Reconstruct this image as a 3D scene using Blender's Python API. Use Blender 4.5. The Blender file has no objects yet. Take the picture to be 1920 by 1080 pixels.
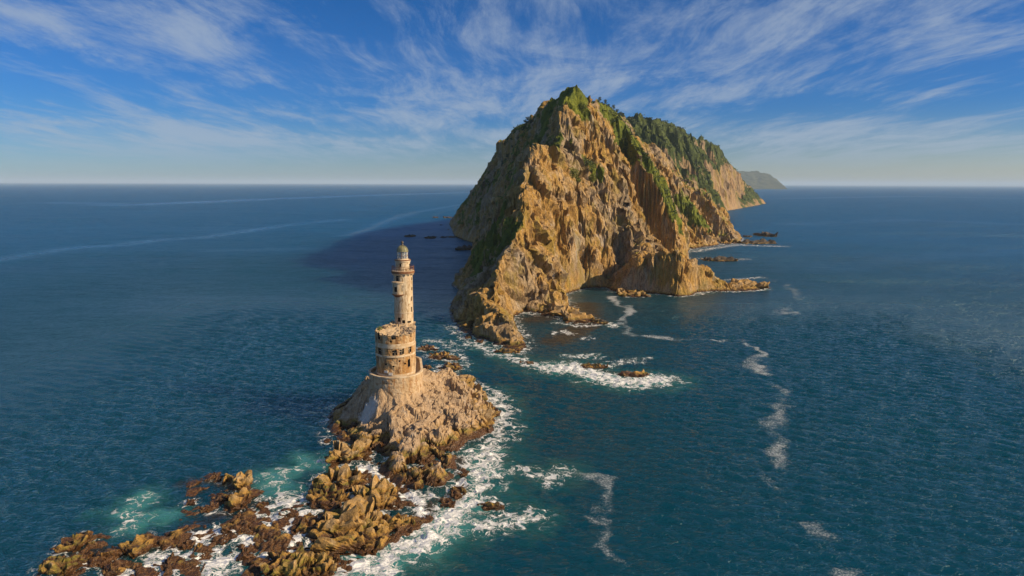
import bpy, math, random
import numpy as np
from mathutils import Vector, Matrix
from mathutils.geometry import delaunay_2d_cdt

random.seed(7)
rng = np.random.default_rng(7)
scene = bpy.context.scene
COL = scene.collection

# ------------------------------------------------------------------ camera
CAM_H = 52.0
FOCAL = 1251.0                      # focal length in pixels of a 1920 wide frame
PITCH = math.atan((540 - 344) / FOCAL)
ROLL = 6.0 / 1920.0
F_ = np.array([0, math.cos(PITCH), -math.sin(PITCH)])
U0 = np.array([0, math.sin(PITCH), math.cos(PITCH)])
R0 = np.array([1.0, 0, 0])
R_ = R0 * math.cos(ROLL) + U0 * math.sin(ROLL)
U_ = U0 * math.cos(ROLL) - R0 * math.sin(ROLL)
EYE = np.array([0, 0, CAM_H])
cam_data = bpy.data.cameras.new("camera")
cam_data.sensor_width = 36.0
cam_data.lens = 36.0 * FOCAL / 1920.0
cam_data.clip_start = 1.0
cam_data.clip_end = 200000.0
cam = bpy.data.objects.new("camera", cam_data)
COL.objects.link(cam)
m = Matrix.Identity(4)
for i in range(3):
    m[i][0] = R_[i]; m[i][1] = U_[i]; m[i][2] = -F_[i]; m[i][3] = EYE[i]
cam.matrix_world = m
scene.camera = cam

# ------------------------------------------------------------------ sun, sky, exposure
SUN_AZ = math.radians(74)          # right of the direction straight behind the camera
SUN_EL = math.radians(30)
sun_dir = Vector((math.sin(SUN_AZ) * math.cos(SUN_EL), -math.cos(SUN_AZ) * math.cos(SUN_EL), math.sin(SUN_EL)))
sd = bpy.data.lights.new("sun", 'SUN')
sd.energy = 5.0
sd.angle = math.radians(0.5)
sd.color = (1.0, 0.77, 0.49)
sun = bpy.data.objects.new("sun", sd)
COL.objects.link(sun)
sun.rotation_euler = (-sun_dir).to_track_quat('-Z', 'Y').to_euler()

world = bpy.data.worlds.new("World")
scene.world = world
world.use_nodes = True
scene.view_settings.view_transform = 'Standard'
scene.view_settings.look = 'None'
scene.view_settings.exposure = 0.4
scene.view_settings.gamma = 1.0
scene.view_settings.use_curve_mapping = False
scene.cycles.use_denoising = True
scene.cycles.max_bounces = 6
scene.cycles.diffuse_bounces = 3
scene.cycles.glossy_bounces = 3
scene.cycles.transmission_bounces = 4
scene.cycles.volume_bounces = 1
scene.cycles.sample_clamp_direct = 3.0
scene.cycles.sample_clamp_indirect = 4.0


class NT:
    """small node-tree writer"""
    def __init__(self, tree):
        self.t = tree
        tree.nodes.clear()
    def n(self, kind, **kw):
        nd = self.t.nodes.new(kind)
        for k, v in kw.items():
            setattr(nd, k, v)
        return nd
    def link(self, a, b):
        self.t.links.new(a, b)
    def put(self, sock, v):
        if isinstance(v, bpy.types.NodeSocket):
            self.t.links.new(v, sock)
        elif v is not None:
            if hasattr(sock.default_value, '__len__') and not hasattr(v, '__len__'):
                sock.default_value = [v] * len(sock.default_value)
            elif hasattr(sock.default_value, '__len__') and len(sock.default_value) == 4 and len(v) == 3:
                sock.default_value = (*v, 1.0)
            else:
                sock.default_value = v
    def math(self, op, a, b=None, c=None, clamp=False):
        nd = self.n('ShaderNodeMath', operation=op, use_clamp=clamp)
        self.put(nd.inputs[0], a)
        if b is not None: self.put(nd.inputs[1], b)
        if c is not None: self.put(nd.inputs[2], c)
        return nd.outputs[0]
    def vmath(self, op, a, b=None):
        nd = self.n('ShaderNodeVectorMath', operation=op)
        self.put(nd.inputs[0], a)
        if b is not None: self.put(nd.inputs[1], b)
        return nd.outputs[0]
    def mix(self, fac, a, b, blend='MIX'):
        nd = self.n('ShaderNodeMix', data_type='RGBA', blend_type=blend)
        self.put(nd.inputs[0], fac); self.put(nd.inputs[6], a); self.put(nd.inputs[7], b)
        return nd.outputs[2]
    def step(self, v, lo, hi, a=0.0, b=1.0):
        nd = self.n('ShaderNodeMapRange', interpolation_type='SMOOTHSTEP')
        self.put(nd.inputs[0], v); self.put(nd.inputs[1], lo); self.put(nd.inputs[2], hi)
        self.put(nd.inputs[3], a); self.put(nd.inputs[4], b)
        return nd.outputs[0]
    def noise(self, vec, scale, detail=4, rough=0.55, dist=0.0, lac=2.0):
        nd = self.n('ShaderNodeTexNoise')
        self.put(nd.inputs['Vector'], vec)
        nd.inputs['Scale'].default_value = scale
        nd.inputs['Detail'].default_value = detail
        nd.inputs['Roughness'].default_value = rough
        nd.inputs['Lacunarity'].default_value = lac
        nd.inputs['Distortion'].default_value = dist
        return nd.outputs[0]
    def vor(self, vec, scale, feature='F1', rnd=1.0):
        nd = self.n('ShaderNodeTexVoronoi', feature=feature)
        self.put(nd.inputs['Vector'], vec)
        nd.inputs['Scale'].default_value = scale
        nd.inputs['Randomness'].default_value = rnd
        return nd.outputs['Distance']
    def scale(self, vec, s, rot=(0, 0, 0), loc=(0, 0, 0)):
        nd = self.n('ShaderNodeMapping')
        self.put(nd.inputs[0], vec)
        nd.inputs[1].default_value = loc
        nd.inputs[2].default_value = rot
        nd.inputs[3].default_value = s
        return nd.outputs[0]
    def attr(self, name):
        nd = self.n('ShaderNodeAttribute', attribute_name=name)
        return nd.outputs['Fac']
    def pos(self):
        return self.n('ShaderNodeNewGeometry').outputs['Position']
    def sep(self, v):
        nd = self.n('ShaderNodeSeparateXYZ')
        self.put(nd.inputs[0], v)
        return nd.outputs
    def bump(self, h, strength, dist, normal=None):
        nd = self.n('ShaderNodeBump')
        nd.inputs['Strength'].default_value = strength
        nd.inputs['Distance'].default_value = dist
        self.put(nd.inputs['Height'], h)
        if normal is not None: self.put(nd.inputs['Normal'], normal)
        return nd.outputs[0]


# sky: physical sky graded to a deep blue, cirrus on a high flat layer (streaks run along +y)
w = NT(world.node_tree)
sky = w.n('ShaderNodeTexSky', sky_type='NISHITA')
sky.sun_disc = False
sky.sun_elevation = SUN_EL
sky.sun_rotation = math.pi - SUN_AZ
sky.altitude = 50
sky.air_density = 1.0
sky.dust_density = 0.3
sky.ozone_density = 2.2
hs = w.n('ShaderNodeHueSaturation')
w.put(hs.inputs['Color'], sky.outputs[0])
dvec = w.n('ShaderNodeTexCoord').outputs['Generated']
dx, dy, dz = w.sep(dvec)
sdot = w.n('ShaderNodeVectorMath', operation='DOT_PRODUCT'); w.put(sdot.inputs[0], dvec); sdot.inputs[1].default_value = sun_dir
hz_ = w.mix(w.step(sdot.outputs['Value'], -0.75, 0.55), (0.47, 0.70, 1.06), (0.90, 0.94, 1.03))
tint = w.mix(w.step(dz, -0.01, 0.115), hz_, (0.15, 0.52, 1.10))
tint = w.mix(w.step(dz, 0.12, 0.32), tint, (0.06, 0.46, 0.98))
den = w.math('MAXIMUM', w.math('ADD', dz, 0.07), 0.03)
u = w.math('DIVIDE', dx, den)
v = w.math('DIVIDE', dy, den)
cv = w.n('ShaderNodeCombineXYZ')
w.put(cv.inputs[0], u); w.put(cv.inputs[1], v)
pl = cv.outputs[0]
warp = w.n('ShaderNodeTexNoise'); w.put(warp.inputs['Vector'], pl); warp.inputs['Scale'].default_value = 0.5
warp.inputs['Detail'].default_value = 2
wv = w.vmath('MULTIPLY', w.vmath('SUBTRACT', warp.outputs['Color'], (0.5, 0.5, 0.5)), (0.5, 1.1, 0.0))
plw = w.vmath('ADD', pl, wv)
c1 = w.noise(w.scale(plw, (1.0, 0.42, 1), rot=(0, 0, 0.12)), 1.35, 10, 0.68, 0.4)
c2 = w.noise(w.scale(plw, (1.0, 0.20, 1), rot=(0, 0, -0.2)), 4.2, 10, 0.72, 0.4)
c3 = w.noise(pl, 0.33, 3, 0.5)
cl = w.math('ADD', w.math('MULTIPLY', c1, 0.6), w.math('MULTIPLY', c2, 0.4))
cl = w.math('ADD', cl, w.math('MULTIPLY', w.math('SUBTRACT', c3, 0.5), 0.55))
cl = w.math('ADD', cl, w.math('MULTIPLY', w.step(dz, 0.17, 0.06), 0.045))
cf = w.step(cl, 0.43, 0.66)
cf = w.math('MULTIPLY', cf, w.step(dz, 0.008, 0.06))
cf = w.math('MULTIPLY', cf, 0.88)
GRADE = w.mix(1.0, hs.outputs[0], tint, 'MULTIPLY')
cloudcol = w.mix(0.8, GRADE, (4.7, 5.7, 7.1))
skyc = w.mix(cf, GRADE, cloudcol)
bg = w.n('ShaderNodeBackground')
bg.inputs['Strength'].default_value = 0.060
w.put(bg.inputs[0], skyc)
wo = w.n('ShaderNodeOutputWorld')
w.link(bg.outputs[0], wo.inputs[0])

# ------------------------------------------------------------------ pixel <-> place (survey helpers)
def ray(px, py):
    return F_ * FOCAL + R_ * (px - 960.0) - U_ * (py - 540.0)
def W(px, py, z=0.0):
    d = ray(px, py)
    return EYE + d * ((z - EYE[2]) / d[2])
def P(px, py, Y):
    d = ray(px, py)
    return EYE + d * (Y / d[1])
def proj(p):
    q = np.asarray(p) - EYE
    k = FOCAL / (q @ F_)
    return 960 + (q @ R_) * k, 540 - (q @ U_) * k
def scale_at(p):                    # metres per photo pixel
    return ((np.asarray(p) - EYE) @ F_) / FOCAL

# ------------------------------------------------------------------ numpy noise
def _h(ix, iy, iz, k):
    h = (ix.astype(np.uint32) * np.uint32(374761393) + iy.astype(np.uint32) * np.uint32(668265263)
         + iz.astype(np.uint32) * np.uint32(2246822519) + np.uint32((k * 3266489917) & 0xffffffff))
    h ^= h >> np.uint32(15); h *= np.uint32(2246822519)
    h ^= h >> np.uint32(13); h *= np.uint32(3266489917)
    h ^= h >> np.uint32(16)
    return h
def _u(h):
    return (h & np.uint32(0xffffff)).astype(np.float32) / np.float32(0xffffff)
def perlin(x, y, z, seed=0):
    x = np.asarray(x, np.float32); y = np.asarray(y, np.float32)
    z = np.broadcast_to(np.asarray(z, np.float32), x.shape)
    xi = np.floor(x).astype(np.int64); yi = np.floor(y).astype(np.int64); zi = np.floor(z).astype(np.int64)
    xf = x - xi; yf = y - yi; zf = z - zi
    fu = xf * xf * xf * (xf * (xf * 6 - 15) + 10)
    fv = yf * yf * yf * (yf * (yf * 6 - 15) + 10)
    fw = zf * zf * zf * (zf * (zf * 6 - 15) + 10)
    out = np.zeros_like(x)
    for a in (0, 1):
        wa = fu if a else 1 - fu
        for b in (0, 1):
            wb = fv if b else 1 - fv
            for c in (0, 1):
                wc = fw if c else 1 - fw
                h = _h(xi + a, yi + b, zi + c, seed)
                gx = (h & np.uint32(1023)).astype(np.float32) / 511.5 - 1
                gy = ((h >> np.uint32(10)) & np.uint32(1023)).astype(np.float32) / 511.5 - 1
                gz = ((h >> np.uint32(20)) & np.uint32(1023)).astype(np.float32) / 511.5 - 1
                out += wa * wb * wc * (gx * (xf - a) + gy * (yf - b) + gz * (zf - c))
    return out * 1.3
def fbm(x, y, z, octs=4, seed=0, gain=0.5, ridged=False):
    out = 0; amp = 1.0; f = 1.0
    for o in range(octs):
        n = perlin(x * f, y * f, z * f, seed + o * 17)
        if ridged: n = 1 - 2 * np.abs(n) - 0.5
        out = out + n * amp
        amp *= gain; f *= 2.03
    return out
def facets(x, y, z, seed=0, tilt=1.0, crease=0.35):
    """cellular blocks: every cell is a tilted plane, so its surface breaks into facets"""
    x = np.asarray(x, np.float32); y = np.asarray(y, np.float32)
    z = np.broadcast_to(np.asarray(z, np.float32), x.shape)
    xi = np.floor(x).astype(np.int64); yi = np.floor(y).astype(np.int64); zi = np.floor(z).astype(np.int64)
    best = np.full(x.shape, 1e9, np.float32); val = np.zeros_like(x); second = best.copy()
    for a in (-1, 0, 1):
        for b in (-1, 0, 1):
            for c in (-1, 0, 1):
                h = _h(xi + a, yi + b, zi + c, seed)
                h2 = _h(xi + a, yi + b, zi + c, seed + 5)
                dx_ = x - xi - a - (h & np.uint32(1023)).astype(np.float32) / 1023
                dy_ = y - yi - b - ((h >> np.uint32(10)) & np.uint32(1023)).astype(np.float32) / 1023
                dz_ = z - zi - c - ((h >> np.uint32(20)) & np.uint32(1023)).astype(np.float32) / 1023
                d = dx_ * dx_ + dy_ * dy_ + dz_ * dz_
                t1 = (h2 & np.uint32(1023)).astype(np.float32) / 511.5 - 1
                t2 = ((h2 >> np.uint32(10)) & np.uint32(1023)).astype(np.float32) / 511.5 - 1
                t3 = ((h2 >> np.uint32(20)) & np.uint32(1023)).astype(np.float32) / 511.5 - 1
                vv = (dx_ * t1 + dy_ * t2 + dz_ * t3) * tilt + t1 * t2 * 0.6
                mk = d < best
                second = np.where(mk, best, np.minimum(second, d))
                val = np.where(mk, vv, val)
                best = np.where(mk, d, best)
    edge = np.sqrt(second) - np.sqrt(best)
    return val - crease * np.exp(-(edge / 0.08) ** 2)

# ------------------------------------------------------------------ mesh helpers
MATS = {}
def mesh_arrays(name, verts, faces, mat=None, smooth=False):
    verts = np.asarray(verts, np.float32); faces = np.asarray(faces, np.int32)
    k = faces.shape[1]
    me = bpy.data.meshes.new(name)
    me.vertices.add(len(verts)); me.vertices.foreach_set('co', verts.ravel())
    me.loops.add(faces.size); me.loops.foreach_set('vertex_index', faces.ravel())
    me.polygons.add(len(faces)); me.polygons.foreach_set('loop_start', np.arange(0, faces.size, k, dtype=np.int32))
    me.polygons.foreach_set('use_smooth', np.full(len(faces), smooth))
    me.update(calc_edges=True)
    if mat: me.materials.append(MATS[mat])
    return me
def obj_arrays(name, verts, faces, mat=None, smooth=False, parent=None):
    o = bpy.data.objects.new(name, mesh_arrays(name, verts, faces, mat, smooth))
    COL.objects.link(o)
    if parent: o.parent = parent
    return o
def add_attr(o, name, arr):
    a = o.data.attributes.new(name, 'FLOAT', 'POINT')
    a.data.foreach_set('value', np.asarray(arr, np.float32).ravel())
def tag(o, label=None, cat=None, group=None, kind=None):
    if label: o['label'] = label
    if cat: o['category'] = cat
    if group: o['group'] = group
    if kind: o['kind'] = kind
    return o
def empty(name, loc=(0, 0, 0)):
    o = bpy.data.objects.new(name, None); o.location = loc
    o.empty_display_size = 0.5
    COL.objects.link(o)
    return o
class MB:
    """collects polygons of one part; vertices relative to an origin"""
    def __init__(self, origin=(0, 0, 0)):
        self.v = []; self.f = []; self.o = np.array(origin, float)
    def add(self, verts, faces):
        b = len(self.v)
        self.v += [tuple(np.asarray(p, float) - self.o) for p in verts]
        self.f += [tuple(b + i for i in f) for f in faces]
        return self
    def box(self, c, sx, sy, sz, ang=0.0):
        ca, sa = math.cos(ang), math.sin(ang)
        vs = []
        for z in (-.5, .5):
            for x, y in ((-.5, -.5), (.5, -.5), (.5, .5), (-.5, .5)):
                X, Y = x * sx, y * sy
                vs.append((c[0] + X * ca - Y * sa, c[1] + X * sa + Y * ca, c[2] + z * sz))
        return self.add(vs, [(3, 2, 1, 0), (4, 5, 6, 7), (0, 1, 5, 4), (1, 2, 6, 5), (2, 3, 7, 6), (3, 0, 4, 7)])
    def tube(self, a, b, r0, r1=None, n=6):
        r1 = r0 if r1 is None else r1
        a = Vector(a); b = Vector(b); d = (b - a).normalized()
        s = d.orthogonal().normalized(); t = d.cross(s)
        vs = []
        for p, r in ((a, r0), (b, r1)):
            for i in range(n):
                q = 2 * math.pi * i / n
                vs.append(tuple(p + s * (math.cos(q) * r) + t * (math.sin(q) * r)))
        fs = [(i, (i + 1) % n, n + (i + 1) % n, n + i) for i in range(n)]
        fs += [tuple(range(n - 1, -1, -1)), tuple(range(n, 2 * n))]
        return self.add(vs, fs)
    def lathe(self, c, prof, n=40, closed=True):
        vs = []
        for r, z in prof:
            for i in range(n):
                q = 2 * math.pi * i / n
                vs.append((c[0] + r * math.cos(q), c[1] + r * math.sin(q), z))
        fs = []
        for j in range(len(prof) - 1):
            for i in range(n):
                fs.append((j * n + i, j * n + (i + 1) % n, (j + 1) * n + (i + 1) % n, (j + 1) * n + i))
        if closed:
            fs.append(tuple(range(n - 1, -1, -1)))
            fs.append(tuple(range((len(prof) - 1) * n, len(prof) * n)))
        return self.add(vs, fs)
    def build(self, name, mat, parent=None, smooth=False):
        me = bpy.data.meshes.new(name)
        me.from_pydata(self.v, [], self.f); me.update()
        if smooth:
            me.polygons.foreach_set('use_smooth', np.full(len(me.polygons), True))
        me.materials.append(MATS[mat])
        o = bpy.data.objects.new(name, me); COL.objects.link(o)
        if parent: o.parent = parent
        elif any(self.o): o.location = tuple(self.o)
        return o

# ------------------------------------------------------------------ materials
def material(name):
    mt = bpy.data.materials.new(name); mt.use_nodes = True
    MATS[name] = mt
    t = NT(mt.node_tree)
    bs = t.n('ShaderNodeBsdfPrincipled'); out = t.n('ShaderNodeOutputMaterial')
    t.link(bs.outputs[0], out.inputs[0])
    return t, bs

def rock_material(name, warm, pale, grey, dark, size, grass=True, tide=None, guano=0.5, bump=0.6, green=((0.085, 0.115, 0.014), (0.19, 0.21, 0.018), (0.055, 0.085, 0.012))):
    """cliff rock: vertical staining, pale weathered patches, grass by attribute, tidal zones by height"""
    t, bs = material(name)
    p = t.pos()
    st = t.scale(p, (1, 1, 0.22))
    big = t.noise(p, 0.035 / size, 4, 0.6)
    mid = t.noise(st, 0.22 / size, 6, 0.65, 0.6)
    fine = t.noise(p, 1.1 / size, 8, 0.7, 0.3)
    col = t.mix(t.step(big, 0.43, 0.62), warm, grey)
    col = t.mix(t.math('MULTIPLY', t.step(mid, 0.48, 0.66), 0.75), col, pale)
    col = t.mix(t.math('MULTIPLY', t.step(mid, 0.46, 0.30), 0.7), col, dark)
    col = t.mix(t.math('MULTIPLY', t.step(fine, 0.46, 0.34), 0.6), col, dark)
    col = t.mix(t.math('MULTIPLY', t.step(fine, 0.55, 0.68), 0.35), col, pale)
    crk = t.noise(t.scale(p, (1, 1, 0.18), loc=(5, 9, 1)), 0.5 / size, 6, 0.7, 1.2)
    col = t.mix(t.math('MULTIPLY', t.step(t.math('ABSOLUTE', t.math('SUBTRACT', crk, 0.5)), 0.036, 0.006), 0.8), col, dark)
    if grass:
        ly = t.noise(t.scale(p, (1, 1, 0.5), loc=(3, 77, 12)), 0.10 / size, 6, 0.72, 0.5)
        col = t.mix(t.math('MULTIPLY', t.step(ly, 0.50, 0.62), 0.6), col, (0.27, 0.20, 0.028))
    gw = t.noise(t.scale(p, (1, 1, 0.3), loc=(31, 7, 3)), 0.12 / size, 7, 0.7, 0.8)
    gu = t.math('MULTIPLY', t.step(gw, 0.58, 0.66), guano)
    ga = t.attr('guano')
    gu = t.math('MAXIMUM', gu, t.step(t.math('ADD', ga, t.math('MULTIPLY', t.math('SUBTRACT', fine, 0.5), 1.6)), 0.45, 0.75), clamp=True)
    col = t.mix(gu, col, (0.56, 0.53, 0.48))
    z = t.sep(p)[2]
    rough = 0.88
    if tide:
        zz = t.math('ADD', z, t.math('MULTIPLY', t.math('SUBTRACT', t.noise(p, 0.35, 5, 0.6), 0.5), tide * 3.2))
        moss = t.noise(p, 0.28, 5, 0.6, 0.4)
        alg = t.mix(t.step(moss, 0.46, 0.62), (0.36, 0.205, 0.042), (0.17, 0.16, 0.018))
        alg = t.mix(t.step(fine, 0.52, 0.40), alg, (0.07, 0.042, 0.014))
        col = t.mix(t.math('MULTIPLY', t.step(zz, tide * 1.9, tide * 1.0), 0.9), col, alg)
        brown_mix = t.mix(t.step(fine, 0.4, 0.62), (0.035, 0.018, 0.008), (0.13, 0.062, 0.02))  # brown seaweed on the wet rock
        wet = t.step(zz, tide * 1.1, tide * 0.5)
        col = t.mix(wet, col, brown_mix)
        rough = t.math('SUBTRACT', 0.88, t.math('MULTIPLY', wet, 0.62))
    if grass:
        g = t.math('ADD', t.attr('grass'), t.math('MULTIPLY', t.math('SUBTRACT', t.noise(p, 0.3 / size, 6, 0.7), 0.5), 0.9))
        gf = t.step(g, 0.44, 0.56)
        gn = t.noise(p, 0.16 / size, 5, 0.65)
        gcol = t.mix(t.step(gn, 0.35, 0.65), green[0], green[1])
        gcol = t.mix(t.step(t.noise(p, 1.2 / size, 4, 0.7), 0.48, 0.68), gcol, green[2])
        col = t.mix(gf, col, gcol)
    t.put(bs.inputs['Base Color'], col)
    t.put(bs.inputs['Roughness'], rough)
    bs.inputs['Specular IOR Level'].default_value = 0.3
    b1 = t.noise(t.scale(p, (1, 1, 0.45)), 0.9 / size, 9, 0.72, 0.4)
    n1 = t.bump(b1, bump, 1.6 * size)
    t.put(bs.inputs['Normal'], n1)
    return t, bs

rock_material('cliff_rock', (0.50, 0.295, 0.075), (0.55, 0.42, 0.265), (0.36, 0.28, 0.185), (0.105, 0.062, 0.027), 1.0, True, 0.9, 0.35, 1.0)
rock_material('far_rock', (0.34, 0.215, 0.10), (0.38, 0.28, 0.17), (0.25, 0.18, 0.11), (0.15, 0.10, 0.06), 2.4, True, None, 0.2, 0.6, ((0.035, 0.055, 0.013), (0.085, 0.11, 0.016), (0.022, 0.038, 0.010)))  # hill greens lowered, its shaded front is put into the colour
rock_material('islet_rock', (0.46, 0.325, 0.185), (0.49, 0.375, 0.25), (0.39, 0.295, 0.195), (0.19, 0.12, 0.07), 0.22, False, 1.35, 0.35, 0.6)
rock_material('reef_rock', (0.42, 0.255, 0.08), (0.50, 0.38, 0.22), (0.34, 0.24, 0.12), (0.13, 0.08, 0.035), 0.22, False, 1.0, 0.12, 0.6)
rock_material('dark_rock', (0.10, 0.08, 0.06), (0.16, 0.13, 0.10), (0.08, 0.065, 0.05), (0.035, 0.028, 0.02), 0.6, False, 0.5, 0.0, 0.6)

def simple_mat(name, c1, c2, scale, rough=0.8, stretch=(1, 1, 1), bump=0.0, metal=0.0, c3=None):
    t, bs = material(name)
    p = t.pos(); q = t.scale(p, stretch)
    n = t.noise(q, scale, 6, 0.65, 0.4)
    col = t.mix(t.step(n, 0.38, 0.62), c1, c2)
    if c3:
        n3 = t.noise(t.scale(q, (1, 1, 1), loc=(13, 5, 9)), scale * 2.3, 6, 0.7, 0.6)
        col = t.mix(t.step(n3, 0.52, 0.60), col, c3)
        n4 = t.noise(t.scale(q, (1, 1, 0.25), loc=(3, 55, 2)), scale * 3.5, 5, 0.7, 0.3)
        col = t.mix(t.math('MULTIPLY', t.step(n4, 0.54, 0.62), 0.7), col, (0.27, 0.115, 0.03))
    t.put(bs.inputs['Base Color'], col)
    bs.inputs['Roughness'].default_value = rough
    bs.inputs['Metallic'].default_value = metal
    if bump: t.put(bs.inputs['Normal'], t.bump(t.noise(p, scale * 4, 6, 0.7), bump, 0.1))
    return t, bs
simple_mat('tower_plaster', (0.60, 0.50, 0.35), (0.47, 0.36, 0.22), 0.9, 0.85, (1, 1, 0.4), 0.4, c3=(0.30, 0.20, 0.10))
simple_mat('drum_masonry', (0.53, 0.40, 0.24), (0.34, 0.185, 0.058), 0.6, 0.9, (1, 1, 0.28), 0.6, c3=(0.20, 0.11, 0.045))
simple_mat('band_plaster', (0.60, 0.50, 0.36), (0.46, 0.33, 0.19), 0.8, 0.85, (1, 1, 1), 0.4)
simple_mat('wall_stone', (0.50, 0.385, 0.25), (0.42, 0.29, 0.155), 0.5, 0.9, (1, 1, 0.7), 0.6, c3=(0.30, 0.17, 0.07))
simple_mat('rust', (0.24, 0.105, 0.04), (0.14, 0.06, 0.025), 2.0, 0.85, (1, 1, 1), 0.3)
simple_mat('dome_copper', (0.13, 0.14, 0.075), (0.22, 0.20, 0.10), 1.6, 0.55, (1, 1, 1), 0.2)
simple_mat('dark_metal', (0.06, 0.055, 0.04), (0.10, 0.075, 0.05), 2.0, 0.5)
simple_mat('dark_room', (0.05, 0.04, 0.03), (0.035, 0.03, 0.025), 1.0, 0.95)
simple_mat('white_panel', (0.72, 0.69, 0.62), (0.62, 0.58, 0.50), 2.0, 0.7)
simple_mat('rubble', (0.46, 0.35, 0.22), (0.36, 0.26, 0.15), 1.0, 0.9, (1, 1, 1), 0.6)
simple_mat('leaf_dark', (0.022, 0.040, 0.012), (0.045, 0.070, 0.016), 0.4, 0.7)
simple_mat('leaf_green', (0.085, 0.115, 0.012), (0.16, 0.18, 0.018), 0.25, 0.7)
simple_mat('headland_scrub', (0.045, 0.062, 0.030), (0.075, 0.085, 0.045), 0.01, 0.9)
simple_mat('leaf_far_shade', (0.022, 0.040, 0.012), (0.050, 0.075, 0.017), 0.02, 0.75)  # dark forest leaf, darkened further to paint in the hill's shade
simple_mat('bark', (0.10, 0.075, 0.05), (0.06, 0.045, 0.03), 2.0, 0.9)
t, bs = material('glass')
bs.inputs['Base Color'].default_value = (0.9, 0.95, 0.93, 1)
bs.inputs['Roughness'].default_value = 0.03
bs.inputs['Transmission Weight'].default_value = 0.85
bs.inputs['IOR'].default_value = 1.1

# sea water
t, bs = material('sea_water')
p = t.pos()
foam_d = t.attr('foam'); shal = t.attr('shallow'); line_d = t.attr('slick'); weedy = t.attr('brown_mix')  # weedy: reef seaweed, plus the cliff's reflection painted on the cove
# lacy foam: warped cellular edges plus broken noise
wn = t.n('ShaderNodeTexNoise'); t.put(wn.inputs['Vector'], p); wn.inputs['Scale'].default_value = 0.35; wn.inputs['Detail'].default_value = 5
pw = t.vmath('ADD', p, t.vmath('MULTIPLY', t.vmath('SUBTRACT', wn.outputs['Color'], (0.5, 0.5, 0.5)), (5.0, 5.0, 0)))
ed1 = t.vor(pw, 0.45, 'DISTANCE_TO_EDGE'); ed2 = t.vor(pw, 1.7, 'DISTANCE_TO_EDGE')
lace = t.math('MAXIMUM', t.step(ed1, 0.16, 0.0), t.math('MULTIPLY', t.step(ed2, 0.18, 0.0), 0.8))
fn = t.noise(pw, 0.5, 8, 0.72, 0.5)
lace = t.math('ADD', t.math('MULTIPLY', lace, 0.45), t.math('MULTIPLY', t.step(fn, 0.34, 0.66), 0.75))
ff = t.step(t.math('ADD', lace, foam_d), 0.92, 1.28)
ff = t.math('MULTIPLY', ff, t.step(foam_d, 0.02, 0.15))
spk = t.noise(p, 2.6, 7, 0.82, 0.3)
thr = t.math('SUBTRACT', 0.76, t.math('MULTIPLY', line_d, 0.36))
spv = t.math('ADD', t.math('MULTIPLY', spk, 0.65), t.math('MULTIPLY', fn, 0.35))
sl = t.math('MULTIPLY', t.step(t.math('SUBTRACT', spv, thr), -0.10, 0.14), 0.6)
sl = t.math('MULTIPLY', sl, t.step(line_d, 0.02, 0.3))
ff = t.math('MAXIMUM', ff, sl, clamp=True)
patch = t.noise(p, 0.012, 4, 0.55)
off = t.n('ShaderNodeVectorMath', operation='LENGTH'); t.put(off.inputs[0], t.vmath('SUBTRACT', p, (10.0, 220.0, 0.0)))
shelf_n = t.math('ADD', off.outputs['Value'], t.math('MULTIPLY', t.math('SUBTRACT', patch, 0.5), 260.0))
deep = t.mix(t.step(shelf_n, 90.0, 620.0), (0.0003, 0.046, 0.070), (0.0003, 0.078, 0.185))
sh_n = t.math('ADD', shal, t.math('MULTIPLY', t.math('SUBTRACT', t.noise(p, 0.16, 5, 0.6, 0.8), 0.5), 0.5))
wc = t.mix(t.step(sh_n, 0.15, 0.55), deep, (0.010, 0.085, 0.085))
wc = t.mix(t.step(sh_n, 0.5, 1.0), wc, (0.06, 0.29, 0.265))
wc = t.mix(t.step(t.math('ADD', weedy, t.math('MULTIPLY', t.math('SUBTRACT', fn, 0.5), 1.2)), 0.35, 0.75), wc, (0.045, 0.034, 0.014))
t.put(bs.inputs['Base Color'], t.mix(ff, wc, (0.78, 0.80, 0.80)))
t.put(bs.inputs['Roughness'], t.math('ADD', t.math('ADD', 0.07, t.math('MULTIPLY', t.math('MULTIPLY', t.attr('chop'), t.math('SUBTRACT', 1.0, t.math('MULTIPLY', t.attr('calm'), 0.45))), 0.33)), t.math('MULTIPLY', ff, 0.6), clamp=True))
bs.inputs['IOR'].default_value = 1.5
bs.inputs['Specular Tint'].default_value = (0.55, 0.90, 1.0, 1)
bs.subsurface_method = 'BURLEY'
t.put(bs.inputs['Subsurface Weight'], t.math('SUBTRACT', 1.0, ff))
bs.inputs['Subsurface Radius'].default_value = (0.6, 1.0, 1.0)
bs.inputs['Subsurface Scale'].default_value = 55.0
sw = t.scale(p, (1.0, 2.3, 1.0), rot=(0, 0, 0.40))
h1 = t.noise(sw, 0.42, 4, 0.5, 0.35)
h1 = t.math('SUBTRACT', 1.0, t.math('ABSOLUTE', t.math('MULTIPLY', t.math('SUBTRACT', h1, 0.5), 3.2)))
h1 = t.math('POWER', t.math('MAXIMUM', h1, 0.0), 1.6)
h2 = t.noise(t.scale(p, (1.6, 1.0, 1.0), rot=(0, 0, 0.9)), 0.16, 4, 0.55, 0.2)
h3 = t.noise(t.scale(p, (0.4, 1.4, 1.0), rot=(0, 0, -0.1)), 0.02, 3, 0.5)
gust = t.step(t.noise(t.scale(p, (0.35, 1.0, 1.0)), 0.006, 4, 0.55), 0.35, 0.65, 0.55, 1.0)
gust = t.math('MULTIPLY', gust, t.math('SUBTRACT', 1.0, t.math('MULTIPLY', t.attr('calm'), 0.6)))
hh = t.math('ADD', t.math('MULTIPLY', h1, 0.6), t.math('MULTIPLY', h2, 0.7))
hh = t.math('ADD', t.math('MULTIPLY', hh, gust), t.math('MULTIPLY', h3, 0.5))
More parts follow.
